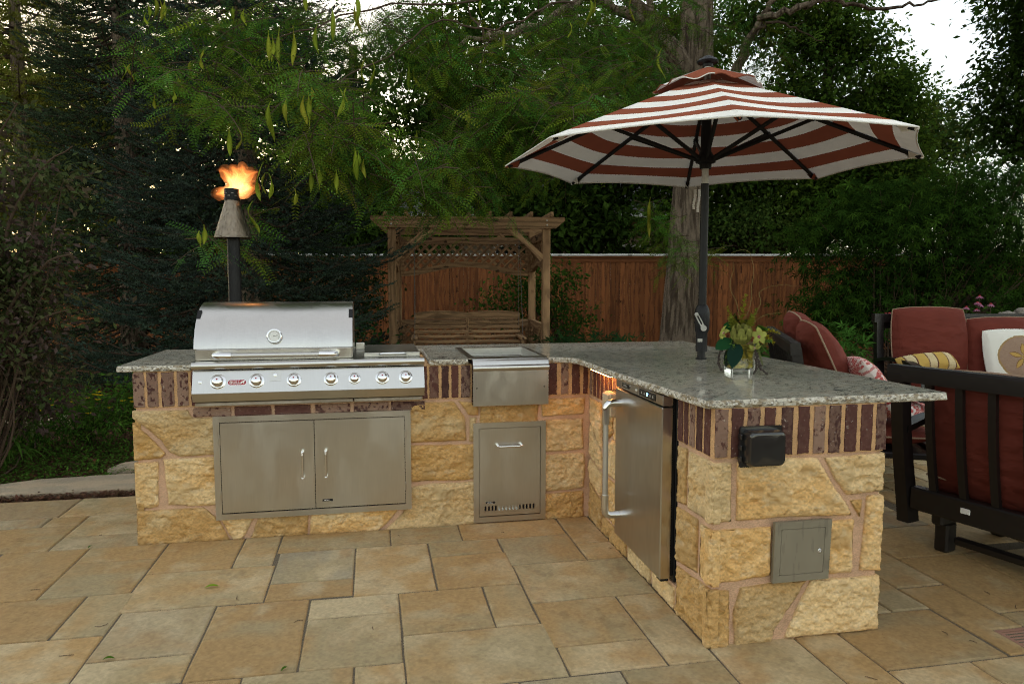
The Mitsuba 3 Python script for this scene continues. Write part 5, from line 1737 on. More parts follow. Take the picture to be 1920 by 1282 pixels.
# ================================================================ plants
# leaf clumps of the honey locust in yard coordinates: u, v, z, half width, half height, sprays
LOCUST = [(-3.12, 6.6, 3.49, 0.29, 0.22, 10), (-2.61, 6.4, 3.56, 0.28, 0.19, 14), (-2.25, 6.4, 3.47, 0.33, 0.21, 16), (-1.94, 6.8, 3.74, 0.35, 0.18, 14), (-2.55, 5.8, 2.88, 0.3, 0.15, 14), (-2.29, 6.0, 3.04, 0.22, 0.11, 8), (-2.03, 6.4, 3.15, 0.33, 0.14, 14), (-1.61, 6.2, 2.92, 0.32, 0.14, 16), (-1.74, 7.6, 3.87, 0.34, 0.25, 12), (-1.49, 8.0, 4.0, 0.36, 0.3, 12), (-1.23, 7.8, 4.09, 0.35, 0.23, 14), (-0.82, 7.2, 3.78, 0.32, 0.24, 18), (-0.65, 7.0, 3.47, 0.26, 0.21, 16), (-1.09, 7.6, 3.71, 0.28, 0.14, 10), (-1.99, 5.2, 2.44, 0.21, 0.05, 9), (-1.33, 5.6, 2.75, 0.25, 0.1, 12), (-1.54, 5.6, 2.67, 0.21, 0.08, 9), (-1.51, 5.2, 2.19, 0.27, 0.08, 13), (-1.22, 5.4, 2.26, 0.28, 0.11, 16), (-1.01, 5.8, 2.25, 0.26, 0.15, 14), (-1.42, 5.4, 2.09, 0.24, 0.1, 10), (-2.23, 4.9, 1.63, 0.13, 0.04, 5), (-2.06, 4.9, 1.74, 0.15, 0.1, 9), (-2.14, 4.9, 1.58, 0.09, 0.06, 4), (-0.72, 5.8, 2.08, 0.19, 0.13, 14), (-0.56, 6.2, 2.22, 0.21, 0.18, 14), (-0.38, 6.6, 2.42, 0.24, 0.24, 16), (-1.14, 6.0, 2.11, 0.18, 0.13, 8), (-0.33, 7.6, 3.28, 0.34, 0.28, 22), (-0.54, 7.4, 2.92, 0.27, 0.22, 14), (0.0, 7.4, 3.54, 0.38, 0.33, 24), (0.34, 7.8, 3.88, 0.35, 0.29, 18), (0.72, 8.4, 4.25, 0.37, 0.25, 16), (0.1, 6.6, 2.89, 0.29, 0.2, 24), (0.42, 6.4, 2.75, 0.28, 0.14, 24), (-0.14, 6.4, 2.66, 0.24, 0.14, 18), (0.3, 7.0, 3.18, 0.31, 0.21, 20), (0.77, 7.6, 3.49, 0.28, 0.22, 18), (1.17, 8.6, 4.02, 0.32, 0.25, 12), (0.85, 7.4, 3.13, 0.27, 0.16, 14), (1.36, 8.6, 3.66, 0.25, 0.25, 12), (1.65, 9.2, 4.4, 0.27, 0.34, 10), (1.95, 9.4, 4.66, 0.28, 0.21, 8), (1.86, 9.2, 3.82, 0.27, 0.27, 10), (-0.05, 7.0, 2.53, 0.31, 0.13, 14), (-0.43, 7.4, 2.15, 0.27, 0.14, 10), (0.25, 8.5, 2.55, 0.31, 0.16, 8), (-0.66, 6.4, 1.93, 0.19, 0.07, 5), (2.19, 9.6, 1.73, 0.18, 0.28, 7), (1.78, 9.0, 2.26, 0.17, 0.2, 7), (2.66, 9.8, 1.74, 0.18, 0.13, 3), (3.08, 10.5, 4.83, 0.47, 0.47, 10), (3.25, 10.5, 4.17, 0.39, 0.31, 8), (3.87, 11, 4.69, 0.41, 0.33, 6), (2.81, 10.5, 3.8, 0.39, 0.31, 6), (3.11, 10.0, 3.61, 0.37, 0.22, 6)]
PODS = [(-2.95, 6.2, 3.55, 0.115), (-2.9, 6.2, 3.61, 0.161), (-2.86, 6.2, 3.61, 0.161), (-2.81, 6.2, 3.59, 0.138), (-2.97, 6.2, 3.48, 0.083), (-3.17, 6.2, 3.08, 0.115), (-3.11, 6.2, 3.08, 0.115), (-2.75, 6.2, 3.01, 0.115), (-2.7, 6.2, 2.99, 0.101), (-2.79, 6.2, 3.03, 0.115), (-2.68, 6.2, 2.95, 0.092), (-1.95, 4.85, 2.77, 0.1), (-2.62, 6.2, 3.1, 0.115), (-2.44, 5.2, 2.58, 0.077), (-2.31, 5.2, 2.61, 0.069), (-1.94, 5.2, 2.39, 0.185), (-1.88, 5.2, 2.36, 0.123), (-2.26, 6.2, 3.53, 0.115), (-2.17, 6.2, 3.51, 0.115), (-1.98, 6.2, 3.34, 0.22), (-1.95, 6.2, 3.31, 0.193), (-1.89, 6.2, 3.36, 0.275), (-1.78, 6.2, 3.38, 0.284), (-1.58, 6.2, 3.4, 0.206), (-1.67, 6.2, 3.66, 0.147), (-1.46, 6.2, 3.53, 0.229), (-1.28, 6.2, 3.66, 0.284), (-1.24, 6.2, 3.61, 0.239), (-0.83, 7.2, 3.63, 0.224), (-0.72, 7.2, 3.68, 0.202), (-0.62, 7.2, 3.58, 0.117), (-0.98, 7.2, 3.38, 0.224), (-0.91, 7.2, 3.36, 0.181), (-1.2, 6.2, 3.12, 0.156), (-1.14, 6.2, 3.1, 0.156), (-1.65, 5.2, 2.54, 0.223), (-1.54, 5.2, 2.56, 0.162), (-1.42, 5.2, 2.58, 0.169), (-1.39, 5.2, 2.6, 0.185), (-1.37, 5.2, 2.63, 0.096), (-1.18, 5.2, 2.63, 0.162), (-1.13, 5.2, 2.63, 0.085), (-1.08, 5.2, 2.23, 0.162), (-1.06, 5.2, 2.21, 0.108), (-0.91, 7.2, 2.75, 0.149), (-0.86, 7.2, 2.67, 0.128), (-0.47, 7.2, 2.95, 0.33), (-0.51, 7.2, 4.03, 0.149), (-0.28, 7.2, 3.98, 0.149), (-0.28, 7.2, 3.46, 0.128), (0.72, 7.2, 3.98, 0.224), (0.77, 7.2, 4.01, 0.149), (0.54, 7.2, 3.76, 0.128), (1.3, 8.6, 3.84, 0.331), (1.29, 8.6, 3.6, 0.14), (1.71, 8.6, 3.96, 0.305), (1.38, 8.6, 4.55, 0.267), (-0.08, 7.2, 3.66, 0.149), (-0.05, 7.2, 2.67, 0.149), (0.08, 7.2, 2.75, 0.181), (-0.42, 7.2, 2.72, 0.224), (-0.44, 7.2, 2.98, 0.224), (-1.72, 5.2, 2.12, 0.212), (-1.7, 5.2, 2.06, 0.123), (-1.67, 5.2, 2.04, 0.131), (-1.79, 5.2, 1.87, 0.185), (-1.39, 5.2, 2.08, 0.131), (-1.33, 5.2, 2.1, 0.131), (-1.07, 5.2, 2.21, 0.169), (-1.02, 5.2, 2.15, 0.108), (-1.15, 6.2, 2.33, 0.138), (-1.08, 6.2, 2.24, 0.128), (-0.61, 7.2, 2.08, 0.234), (-0.99, 7.2, 2.46, 0.181), (-1.5, 5.2, 1.95, 0.092), (1.6, 8.6, 2.28, 0.305), (1.59, 8.6, 2.13, 0.267), (-1.21, 5.2, 2.08, 0.139), (-1.01, 6.2, 2.35, 0.138), (-1.99, 4.85, 1.68, 0.108), (-2.02, 4.85, 1.64, 0.086)]


def trunk_mesh(P, r, seed, n=40, ridge=.10, step=.10):
    """A bark-ridged trunk along the yard polyline P with radii r."""
    P, r = np.asarray(P, float), np.asarray(r, float)
    s = np.concatenate([[0], np.cumsum(np.linalg.norm(np.diff(P, axis=0), axis=1))])
    q = np.arange(0, s[-1], step)
    C = np.column_stack([np.interp(q, s, P[:, k]) for k in range(3)])
    R = np.interp(q, s, r)
    m = tube(U(C[:, 0], C[:, 1], C[:, 2]), R, n, cap=True)
    k = len(q) * n
    a = np.tile(np.arange(n) * 2 * PI / n, len(q))
    h = np.repeat(q, n)
    rr = np.repeat(R, n)
    pts = np.column_stack([np.cos(a) * 4.2, np.sin(a) * 4.2, h * .9])
    d = np.abs(meshkit.fbm(pts * [1.6, 1.6, 1], 4, seed) - .5) * 2
    ctr = np.repeat(U(C[:, 0], C[:, 1], C[:, 2]), n, axis=0)
    v = m.vertices.copy()
    v[:k] = ctr + (v[:k] - ctr) * (1 + ridge * (d - .35))[:, None]
    return trimesh.Trimesh(v, m.faces, process=False)


def smooth_path(P, n=4, seed=0, wob=.03):
    P = np.asarray(P, float)
    s = np.arange(len(P))
    t = np.linspace(0, len(P) - 1, (len(P) - 1) * n + 1)
    from scipy.interpolate import CubicSpline
    C = CubicSpline(s, P)(t)
    return C + np.random.default_rng(seed).normal(0, wob, C.shape) * (np.arange(len(C)) > 0)[:, None]


def frond_template(pairs=9, w=.050, l=.145):
    """A pinnate leaf one unit long along x: pairs of folded leaflets on a thin stalk."""
    V, F = [], []
    for i in range(pairs):
        x = .10 + .86 * i / (pairs - 1)
        sc = 1.0 - .45 * abs(i / (pairs - 1) - .4) ** 1.5
        for s in (-1, 1):
            d = np.array([.42, s * .9, -.12])
            d = d / np.linalg.norm(d)
            e = np.array([.9, -s * .42, 0])
            b = np.array([x, 0, -.10 * x * x])
            o = len(V)
            V += [b, b + d * l * sc * .5 - e * w * sc * .5 + [0, 0, .006], b + d * l * sc, b + d * l * sc * .5 + e * w * sc * .5 + [0, 0, .006]]
            F += [(o, o + 1, o + 2), (o, o + 2, o + 3)]
    o = len(V)
    V += [np.array([0, -.006, 0]), np.array([0, .006, 0]), np.array([1, 0, -.10])]
    F.append((o, o + 1, o + 2))
    return np.array(V), np.array(F)


def sprays(anchors, rng, col, fr_len=(.18, .29), twig=(.35, .65), per=9, droop=.5, fr=frond_template(), jit=.3, hue=.12):
    """Drooping twigs from the anchors (n,3 world), each carrying pinnate leaves: (leaf mesh, colours, twig mesh)."""
    pos, dirs, s, cc, tw = [], [], [], [], []
    for a in anchors:
        th = rng.uniform(0, 2 * PI)
        d = np.array([math.cos(th), math.sin(th), rng.uniform(-.35, .25)])
        ln = rng.uniform(*twig)
        t = np.linspace(0, 1, 6)
        C = a + d * (ln * (t - .5))[:, None] + np.array([0, 0, -1.0]) * (droop * ln * t ** 2)[:, None]
        tw.append(tube(C, np.linspace(.0045, .0018, 6), 4, cap=False))
        c0 = np.array(col[rng.integers(len(col))]) * rng.uniform(1 - jit, 1 + jit) * (1 + rng.uniform(-hue, hue, 3))
        for i in range(per):
            q = (i + rng.uniform(0, .8)) / per
            p = np.array([np.interp(q, t, C[:, k]) for k in range(3)])
            tg = C[min(5, int(q * 5) + 1)] - C[min(4, int(q * 5))]
            tg /= np.linalg.norm(tg)
            sd = np.cross(tg, [0, 0, 1.0])
            sd /= np.linalg.norm(sd) + 1e-9
            f = tg * rng.uniform(.1, .8) + sd * (1 if i % 2 else -1) * rng.uniform(.5, 1.1) + np.array([0, 0, rng.uniform(-.65, .25)])
            pos.append(p); dirs.append(f); s.append(rng.uniform(*fr_len)); cc.append(c0 * rng.uniform(.8, 1.2))
    R = basis(np.array(dirs), roll=rng.normal(0, .45, len(dirs)))
    m, c = scatter(fr[0], fr[1], np.array(pos), R, np.array(s), np.array(cc))
    return m, np.clip(c, 0, 1), cat(*tw)


# ---- honey locust
tl = thing('honey_locust', 'big honey locust with a ridged trunk behind the umbrella, feathery leaves and hanging pods', 'tree')
part(tl, 'trunk', trunk_mesh([(2.66, 11.5, -.1), (2.70, 11.5, .4), (2.75, 11.5, 1.7), (2.82, 11.5, 3.2), (2.85, 11.5, 4.4), (2.85, 11.5, 5.8), (2.6, 11.3, 7.5), (2.5, 11.2, 9.0)], [.40, .335, .285, .265, .275, .24, .2, .12], 3), 'mat_bark', smooth=True)
LIMBS = [([(2.70, 11.4, 4.45), (2.23, 11.3, 5.09), (1.86, 11.3, 5.48), (1.61, 11.2, 5.8), (1.0, 10.8, 6.4), (-.4, 9.6, 6.9), (-2.0, 8.6, 7.0)], .17),
         ([(2.70, 11.4, 3.9), (2.28, 10.9, 4.25), (1.88, 10.5, 4.83), (1.58, 10.2, 4.97), (1.09, 9.8, 4.99), (.9, 9.0, 4.76), (.45, 8.4, 4.3), (-.0, 7.9, 3.95), (-.29, 7.6, 3.83), (-.52, 7.4, 3.67)], .10),
         ([(2.86, 11.6, 4.2), (2.46, 11.8, 4.85), (2.24, 11.8, 5.26), (2.14, 11.8, 6.07), (1.8, 12, 7.6)], .12),
         ([(2.80, 11.5, 3.3), (2.98, 11.0, 3.76), (3.37, 11.0, 4.5), (3.62, 10.9, 5.07), (3.81, 10.8, 5.39), (4.1, 10.6, 6.2)], .11),
         ([(3.60, 10.9, 5.15), (4.01, 10.6, 5.18), (4.24, 10.6, 5.26), (4.54, 10.6, 5.31), (4.88, 10.6, 5.22), (5.45, 10.6, 5.2), (5.9, 10.6, 5.27), (6.35, 10.6, 5.33)], .052),
         ([(3.45, 10.9, 4.75), (3.72, 10.6, 5.01), (4.1, 10.6, 4.88), (4.44, 10.6, 4.77)], .03),
         ([(1.0, 9.6, 4.95), (.71, 7.6, 4.2), (.19, 6.7, 3.72), (-.19, 6.6, 3.53), (-.57, 6.6, 3.62), (-.95, 6.5, 3.4), (-1.52, 6.2, 2.98), (-1.91, 5.6, 2.68), (-2.3, 5.2, 2.48)], .012),
         ([(1.2, 10.4, 5.6), (.55, 7.2, 4.2), (-.27, 6.6, 3.82), (-1.19, 6.5, 3.69), (-1.83, 6.4, 3.47), (-2.44, 6.3, 3.24), (-2.9, 6.2, 3.15)], .012),
         ([(-.0, 7.9, 3.95), (-.19, 7.6, 3.76), (-.33, 7.6, 3.89), (-.43, 7.6, 4.13)], .03)]
for i, (P, r) in enumerate(LIMBS):
    C = smooth_path(P, 5, i, .02)
    part(tl, 'limb', tube(U(C[:, 0], C[:, 1], C[:, 2]), np.linspace(r, max(r * .18, .004), len(C)), 8), 'mat_bark' if r > .05 else 'mat_twig', smooth=40)
tr_ = np.random.default_rng(77)
anch = []
for u, v, z, ru, rz, n in LOCUST:
    low = z < 2.75 and u < 1
    z, n = (z + .14, n * .8) if low else (z, n)
    v = v + .55 if v < 5 else v
    n = int(n * (1.4 if u < -1.25 else 2.0))
    q = tr_.normal(0, .45, (n, 3)) * [ru, .5, rz]
    anch.append(U(u + q[:, 0], v + q[:, 1], z + q[:, 2]))
anch = np.vstack(anch)
gu, gv_ = (anch - O2) @ FU, (anch - O2) @ FV
anch = anch[~((gu > -2.35) & (gu < -1.55) & (gv_ < 5.55) & (anch[:, 2] > 1.75) & (anch[:, 2] < 2.55))]
GL = [(.095, .205, .030), (.075, .190, .038), (.130, .205, .022), (.100, .190, .026), (.155, .200, .020)]
m, c, tw = sprays(anch, tr_, GL)
part(tl, 'crown', m, 'mat_leaf', color=c, label='feathery green leaf sprays hanging over the back of the patio')
part(tl, 'twigs', tw, 'mat_twig', kind='stuff')
# the part of the crown above the picture
up = np.vstack([U(tr_.normal(c0[0], c0[3], c0[5]), tr_.normal(c0[1], c0[3], c0[5]), tr_.normal(c0[2], c0[4], c0[5])) for c0 in
                [(-2.2, 9.0, 6.6, 1.3, .7, 120), (.2, 10.2, 7.2, 1.5, .8, 170), (2.6, 11.0, 8.0, 1.6, 1.2, 260), (4.6, 11.0, 7.2, 1.2, .8, 150), (1.6, 9.2, 5.9, .8, .45, 70)]])
m, c, _ = sprays(up, tr_, GL, fr_len=(.26, .38), per=9, fr=frond_template(5, .085, .20))
part(tl, 'upper_crown', m, 'mat_leaf', color=c)


def pod_mesh(o, ln, rng):
    t = np.linspace(0, 1, 9)
    a0 = rng.uniform(0, 2 * PI)
    tws = rng.uniform(1.5, 4.0) * (1 if rng.random() < .5 else -1)
    side = np.array([math.cos(a0), math.sin(a0), 0])
    C = o + np.array([0, 0, -1.0]) * (ln * t)[:, None] + side * (ln * .16 * np.sin(t * PI * rng.uniform(.8, 1.6)))[:, None]
    w = .0165 * (ln / .2) ** .3 * np.clip(np.sin(np.clip(t * 1.12 - .12, 0.0, 1) * PI), 0, 1) ** .6 + .0018
    V = []
    for i, q in enumerate(t):
        a = a0 + tws * q
        s = np.array([math.cos(a), math.sin(a), 0])
        n = np.array([-math.sin(a), math.cos(a), 0])
        V += [C[i] - s * w[i], C[i] + n * .003, C[i] + s * w[i], C[i] - n * .003]
    F = []
    for i in range(8):
        for j in range(4):
            k2 = (j + 1) % 4
            F.append((4 * i + j, 4 * i + k2, 4 * i + 4 + k2, 4 * i + 4 + j))
    return np.array(V), np.array(F)


mat('pod', {'type': 'principledthin', 'base_color': VC, 'roughness': .45, 'diff_trans': .5, 'spec_trans': 0.0, 'eta': 1.4})
for u, v, z, ln in PODS:
    V, F = pod_mesh(U(u, v - .15, z + .02), ln * 1.2, tr_)
    cc = np.tile(np.array([.25, .29, .032]) * tr_.uniform(.75, 1.25) * (1 + tr_.uniform(-.12, .12, 3)), (len(V), 1))
    part(tl, 'pod', (V, F), 'mat_pod', smooth=True, color=np.clip(cc, 0, 1))


# ---- conifers
def brush_template(n=24, r=.034, seed=0, wid_=.040):
    """A twig one unit long bristling with needles."""
    rg = np.random.default_rng(seed)
    V, F = [], []
    for i in range(n):
        x = (i + .5) / n
        a = rg.uniform(0, 2 * PI)
        d = np.array([.75, math.cos(a), math.sin(a) + .15])
        d = d / np.linalg.norm(d)
        s = np.cross(d, rg.normal(0, 1, 3)); s /= np.linalg.norm(s)
        b = np.array([x * .93, 0, 0])
        o = len(V)
        ln = r * 5.2 * (1 - .35 * x)
        V += [b - s * wid_, b + s * wid_, b + d * ln]
        F.append((o, o + 1, o + 2))
    o = len(V)
    V += [np.array([0, -.012, 0]), np.array([0, .012, 0]), np.array([1, 0, .0])]
    F.append((o, o + 1, o + 2))
    return np.array(V), np.array(F)


def conifer(name, label, u, v, H, R, z0, col, seed, whorl=.30, per=11, zfine=5.2, twig=.185, tpl=brush_template(), spacing=.105, dens=1.0, droop=.30):
    rg = np.random.default_rng(seed)
    t = thing(name, label, 'tree')
    part(t, 'trunk', tube(U(np.full(9, u), np.full(9, v), np.linspace(-.1, H, 9)), np.linspace(.17, .02, 9), 10), 'mat_bark', smooth=True)
    pos, dirs, s, cc, br = [], [], [], [], []
    z = z0
    while z < H - .2:
        fine = z < zfine
        n = per if fine else 7
        for k in range(n):
            a = k * 2 * PI / n + z * 2.1 + rg.uniform(-.25, .25)
            ln = R * ((H - z) / (H - z0)) ** .85 * rg.uniform(.7, 1.1)
            d = np.array([math.cos(a), math.sin(a)])
            q = np.linspace(0, 1, 7)
            zz = z + rg.uniform(-.12, .12) - droop * ln * np.sin(q * 2.2) * .75 + .10 * ln * q ** 3
            C = U(u + d[0] * ln * q, v + d[1] * ln * q, zz)
            br.append(tube(C, np.linspace(.022, .005, 7), 4, cap=False))
            x = ln * .22
            sp_ = spacing if fine else spacing * 2.4
            while x < ln:
                f = x / ln
                p = np.array([np.interp(f, q, C[:, j]) for j in range(3)])
                tg = C[min(6, int(f * 6) + 1)] - C[min(5, int(f * 6))]
                tg /= np.linalg.norm(tg)
                sd = np.cross(tg, [0, 0, 1.0])
                w = min((1 - f) * ln * .55 + .10, .42)
                for sgn in (-1, 1):
                    j = 0.0
                    while j < w:
                        if rg.random() < dens:
                            pos.append(p + sd * sgn * j + tg * j * .55 + np.array([0, 0, -.10 * j + rg.normal(0, .02)]))
                            dirs.append(tg * rg.uniform(.5, 1.1) + sd * sgn * rg.uniform(.2, 1.0) + np.array([0, 0, rg.uniform(-.25, .35)]))
                            s.append(twig * rg.uniform(.75, 1.25) * (1 if fine else 2.3))
                            cc.append(np.array(col) * rg.uniform(.65, 1.35) * (1 + rg.uniform(-.1, .1, 3)))
                        j += .13 if fine else .32
                x += sp_
        z += whorl * (1 if fine else 1.5)
    Rm = basis(np.array(dirs), roll=rg.uniform(0, 2 * PI, len(dirs)))
    m, c = scatter(tpl[0], tpl[1], np.array(pos), Rm, np.array(s), np.array(cc))
    part(t, 'branches', cat(*br), 'mat_twig', kind='stuff')
    part(t, 'crown', m, 'mat_needle', color=np.clip(c, 0, 1))
    return len(pos)


N1 = conifer('spruce_tree', 'dark blue-green spruce behind the burning torch, its boughs sweeping low', -3.05, 8.4, 10.5, 1.95, .30, (.046, .066, .046), 1, per=12)
N2 = conifer('spruce_tree', 'dark spruce left of the torch, standing behind the coppery shrub', -5.15, 9.8, 11.5, 1.75, .4, (.042, .062, .032), 2, dens=.9)
N3 = conifer('pine_tree', 'yellowish pine with long needles high in the upper left corner', -8.4, 12.6, 11.0, 3.0, 2.2, (.16, .165, .028), 3, whorl=.42, per=10, zfine=7, twig=.30, tpl=brush_template(18, .06, 4, .026), spacing=.15, dens=.75, droop=.1)


# ---- broadleaf trees and shrubs
LEAF4 = (np.array([[0, 0, 0], [.5, -.26, .05], [1, 0, -.05], [.5, .26, .05]], float), np.array([[0, 1, 2], [0, 2, 3]]))
ang_ = np.array([-2.2, -1.15, -.55, 0, .55, 1.15, 2.2])
LOBE = (np.array([[0, 0, 0]] + [p for i, (a, l) in enumerate(zip((-1.9, -.95, 0, .95, 1.9), (.55, .85, 1.0, .85, .55)))
        for p in ([.42 * l * math.cos(a - .28), .42 * l * math.sin(a - .28), .02], [l * math.cos(a), l * math.sin(a), -.07], [.42 * l * math.cos(a + .28), .42 * l * math.sin(a + .28), .02])], float) * [1, .9, 1] + [.2, 0, 0],
        np.array([[0, 1 + 3 * i, 2 + 3 * i] for i in range(5)] + [[0, 2 + 3 * i, 3 + 3 * i] for i in range(5)]))


def leafy(name, label, base, trunk, blobs, leaf, cols, seed, tpl=LEAF4, clump=.30, per=30, group=None, cat_='tree', stems=None, flat=.6, bark_='mat_bark', trunk_name='trunk', jit=.3, droop=.25):
    """A broadleaf tree or shrub: trunk and limbs reaching to leaf clumps spread through the blobs (u, v, z, ru, rv, rz, clumps)."""
    rg = np.random.default_rng(seed)
    t = thing(name, label, cat_, group)
    base = np.array(base, float)
    if trunk:
        P, r = trunk
        C = smooth_path(P, 4, seed, .02)
        part(t, trunk_name, tube(U(C[:, 0], C[:, 1], C[:, 2]), np.linspace(r, r * .45, len(C)), 12), bark_, smooth=True)
        start = C
    else:
        start = base[None]
    pos, dirs, cc, lm = [], [], [], []
    for (u, v, z, ru, rv, rz, n) in blobs:
        d = rg.normal(0, 1, (n, 3))
        d /= np.linalg.norm(d, axis=1, keepdims=True)
        rr = rg.uniform(.25, 1, (n, 1)) ** .5
        ctr = np.array([u, v, z]) + d * rr * [ru, rv, rz]
        ctr[:, 2] = np.maximum(ctr[:, 2], .12)
        for i, q in enumerate(ctr):
            s0 = start[np.argmin(np.linalg.norm(start * [1, 1, .8] - (q - [0, 0, .6]) * [1, 1, .8], axis=1))]
            if i % 3 == 0:
                mid = (s0 + q) / 2 + rg.normal(0, .08, 3) + [0, 0, .05]
                pth = smooth_path([s0, mid, q], 3, seed + i, .01)
                lm.append(tube(U(pth[:, 0], pth[:, 1], pth[:, 2]), np.linspace(.018 if trunk else .008, .003, len(pth)), 4, cap=False))
            k = max(4, int(per * rg.uniform(.7, 1.3)))
            o = rg.normal(0, clump * .5, (k, 3)) * [1, 1, flat]
            pos.append(q + o)
            dv = o / (np.linalg.norm(o, axis=1, keepdims=True) + 1e-6) * .6 + rg.normal(0, .5, (k, 3)) + [0, 0, -droop]
            dirs.append(dv)
            c0 = np.array(cols[rg.integers(len(cols))]) * rg.uniform(1 - jit, 1 + jit)
            cc.append(np.tile(c0, (k, 1)) * rg.uniform(.75, 1.25, (k, 1)))
    pos, dirs, cc = np.vstack(pos), np.vstack(dirs), np.vstack(cc)
    dw = dirs[:, :1] * FU + dirs[:, 1:2] * FV + dirs[:, 2:] * np.array([0, 0, 1.0])
    R = basis(dw, roll=rg.normal(0, .6, len(dw)))
    m, c = scatter(tpl[0], tpl[1], U(pos[:, 0], pos[:, 1], pos[:, 2]), R, leaf * rg.uniform(.7, 1.3, len(pos)), cc)
    if lm:
        part(t, 'branches', cat(*lm), 'mat_twig', kind='stuff')
    part(t, 'crown' if trunk else 'foliage', m, 'mat_leaf', color=np.clip(c, 0, 1))
    return t


GD = [(.044, .085, .014), (.055, .098, .016), (.036, .072, .014)]
GM = [(.066, .120, .016), (.052, .100, .018), (.085, .135, .018)]
# beyond the fence, from left to right
leafy('broadleaf_tree', 'dark broadleaf tree filling the gap behind the two spruces', (-4.0, 18, 0), ([(-4.0, 18, -.1), (-4.0, 18, 3), (-3.8, 18, 7)], .22), [(-4.2, 18, 4.0, 1.5, 1.4, 2.0, 150), (-6.2, 18, 5, 1.8, 1.4, 3, 150), (-5.6, 17, 2.5, 2.6, 1.0, .9, 170), (-3.2, 17, 2.3, 2.0, .9, .7, 130), (-2.6, 18, 5.8, 1.4, 1.0, 1.3, 60)], .21, GD, 11, clump=.55, per=34)
leafy('broadleaf_tree', 'bare-trunked dark tree beyond the fence between the pergola and the umbrella', (1.65, 18, 0), ([(1.65, 18, -.1), (1.67, 18, 2.5), (1.6, 18, 4.2), (1.5, 18, 8)], .24), [(1.6, 18, 4.3, 2.4, 1.5, 1.4, 221), (1.3, 17.2, 2.75, 1.9, .8, .75, 150), (.2, 18.5, 7.0, 3.0, 1.6, 1.6, 204), (-1.2, 18.5, 5.0, 1.2, 1.2, .9, 85), (-1.0, 17.6, 3.6, 1.4, .8, .8, 80)], .20, GD, 12, clump=.5, per=32)
leafy('broadleaf_tree', 'leafy tree beyond the fence right behind the honey locust trunk', (4.0, 17, 0), ([(4.1, 17, -.1), (4.1, 17, 3), (4.2, 17, 6.8)], .2), [(4.2, 17, 4.0, 1.6, 1.3, 1.3, 255), (3.6, 17, 6.2, 1.4, 1.3, 1.5, 187), (5.0, 17, 2.4, 2.0, 1.0, .8, 187)], .14, GM, 13, clump=.5, per=52)
leafy('broadleaf_tree', 'tall leafy tree above the right half of the umbrella, left of the bright sky gap', (7.0, 16.5, 0), ([(7.0, 16.5, -.1), (7.0, 16.5, 3), (7.1, 16.5, 7.5)], .22), [(7.2, 16.5, 5.4, 1.5, 1.3, 1.9, 270), (6.3, 16.5, 7.4, 1.6, 1.3, 1.2, 170), (7.9, 16.5, 3.6, 1.5, 1.3, 1.2, 255), (8.5, 16.5, 5.3, .6, .8, .7, 50), (6.2, 16.4, 3.2, 1.2, 1.0, 1.0, 153)], .125, GM, 14, clump=.46, per=58)
leafy('broadleaf_tree', 'round yellow-tinged tree low in the distance below the sky gap', (10.6, 19, 0), ([(10.6, 19, -.1), (10.6, 19, 2.5), (10.6, 19, 4)], .16), [(10.5, 19, 4.3, 1.6, 1.3, 1.75, 330), (9.2, 18.6, 2.8, 1.1, 1.0, 1.0, 136)], .14, [(.07, .115, .025), (.10, .12, .025), (.05, .10, .025)], 15, clump=.5, per=32)
leafy('broadleaf_tree', 'large dark tree overhanging the right edge beside the bright sky gap', (9.4, 12.2, 0), ([(9.4, 12.2, -.1), (9.3, 12.2, 3), (9.2, 12.2, 7.5)], .26), [(9.35, 12.2, 4.5, 1.45, 1.4, 1.3, 391), (9.0, 12.0, 6.2, 1.2, 1.4, 1.1, 255), (10.5, 12.4, 3.5, 1.5, 1.5, 1.8, 306), (6.2, 7.6, 5.7, 1.5, 1.4, .5, 230), (8.0, 9.5, 6.4, 1.6, 1.6, .8, 200), (5.5, 4.2, 4.9, 1.4, 1.3, .6, 170)], .115, GD, 16, clump=.45, per=44)
leafy('broadleaf_tree', 'small light green tree just beyond the fence, right of the umbrella pole', (5.4, 16, 0), ([(5.4, 16, -.1), (5.4, 16, 2.4)], .08), [(5.3, 16, 2.4, 1.4, .8, .55, 153)], .11, [(.09, .14, .03), (.06, .11, .025)], 17, clump=.4, per=30)
leafy('broadleaf_tree', 'dense dark tree far beyond the house in the middle of the photo', (-1.5, 34, 0), ([(-1.5, 34, -.1), (-1.5, 34, 3), (-1.5, 34, 9)], .3), [(-1.6, 34, 8.2, 2.2, 2, 4.0, 110), (3.5, 34, 8.0, 3.6, 2, 4.0, 280)], .34, GD, 18, clump=1.0, per=34)
leafy('broadleaf_tree', 'dark tree mass beyond the fence behind the pine at the upper left', (-11, 20, 0), ([(-11, 20, -.1), (-11, 20, 3), (-11, 20, 8)], .25), [(-10.5, 20, 4.5, 3.0, 1.5, 3.5, 300), (-14, 20, 5, 2, 1.5, 3, 150)], .24, GM, 19, clump=.65, per=34)
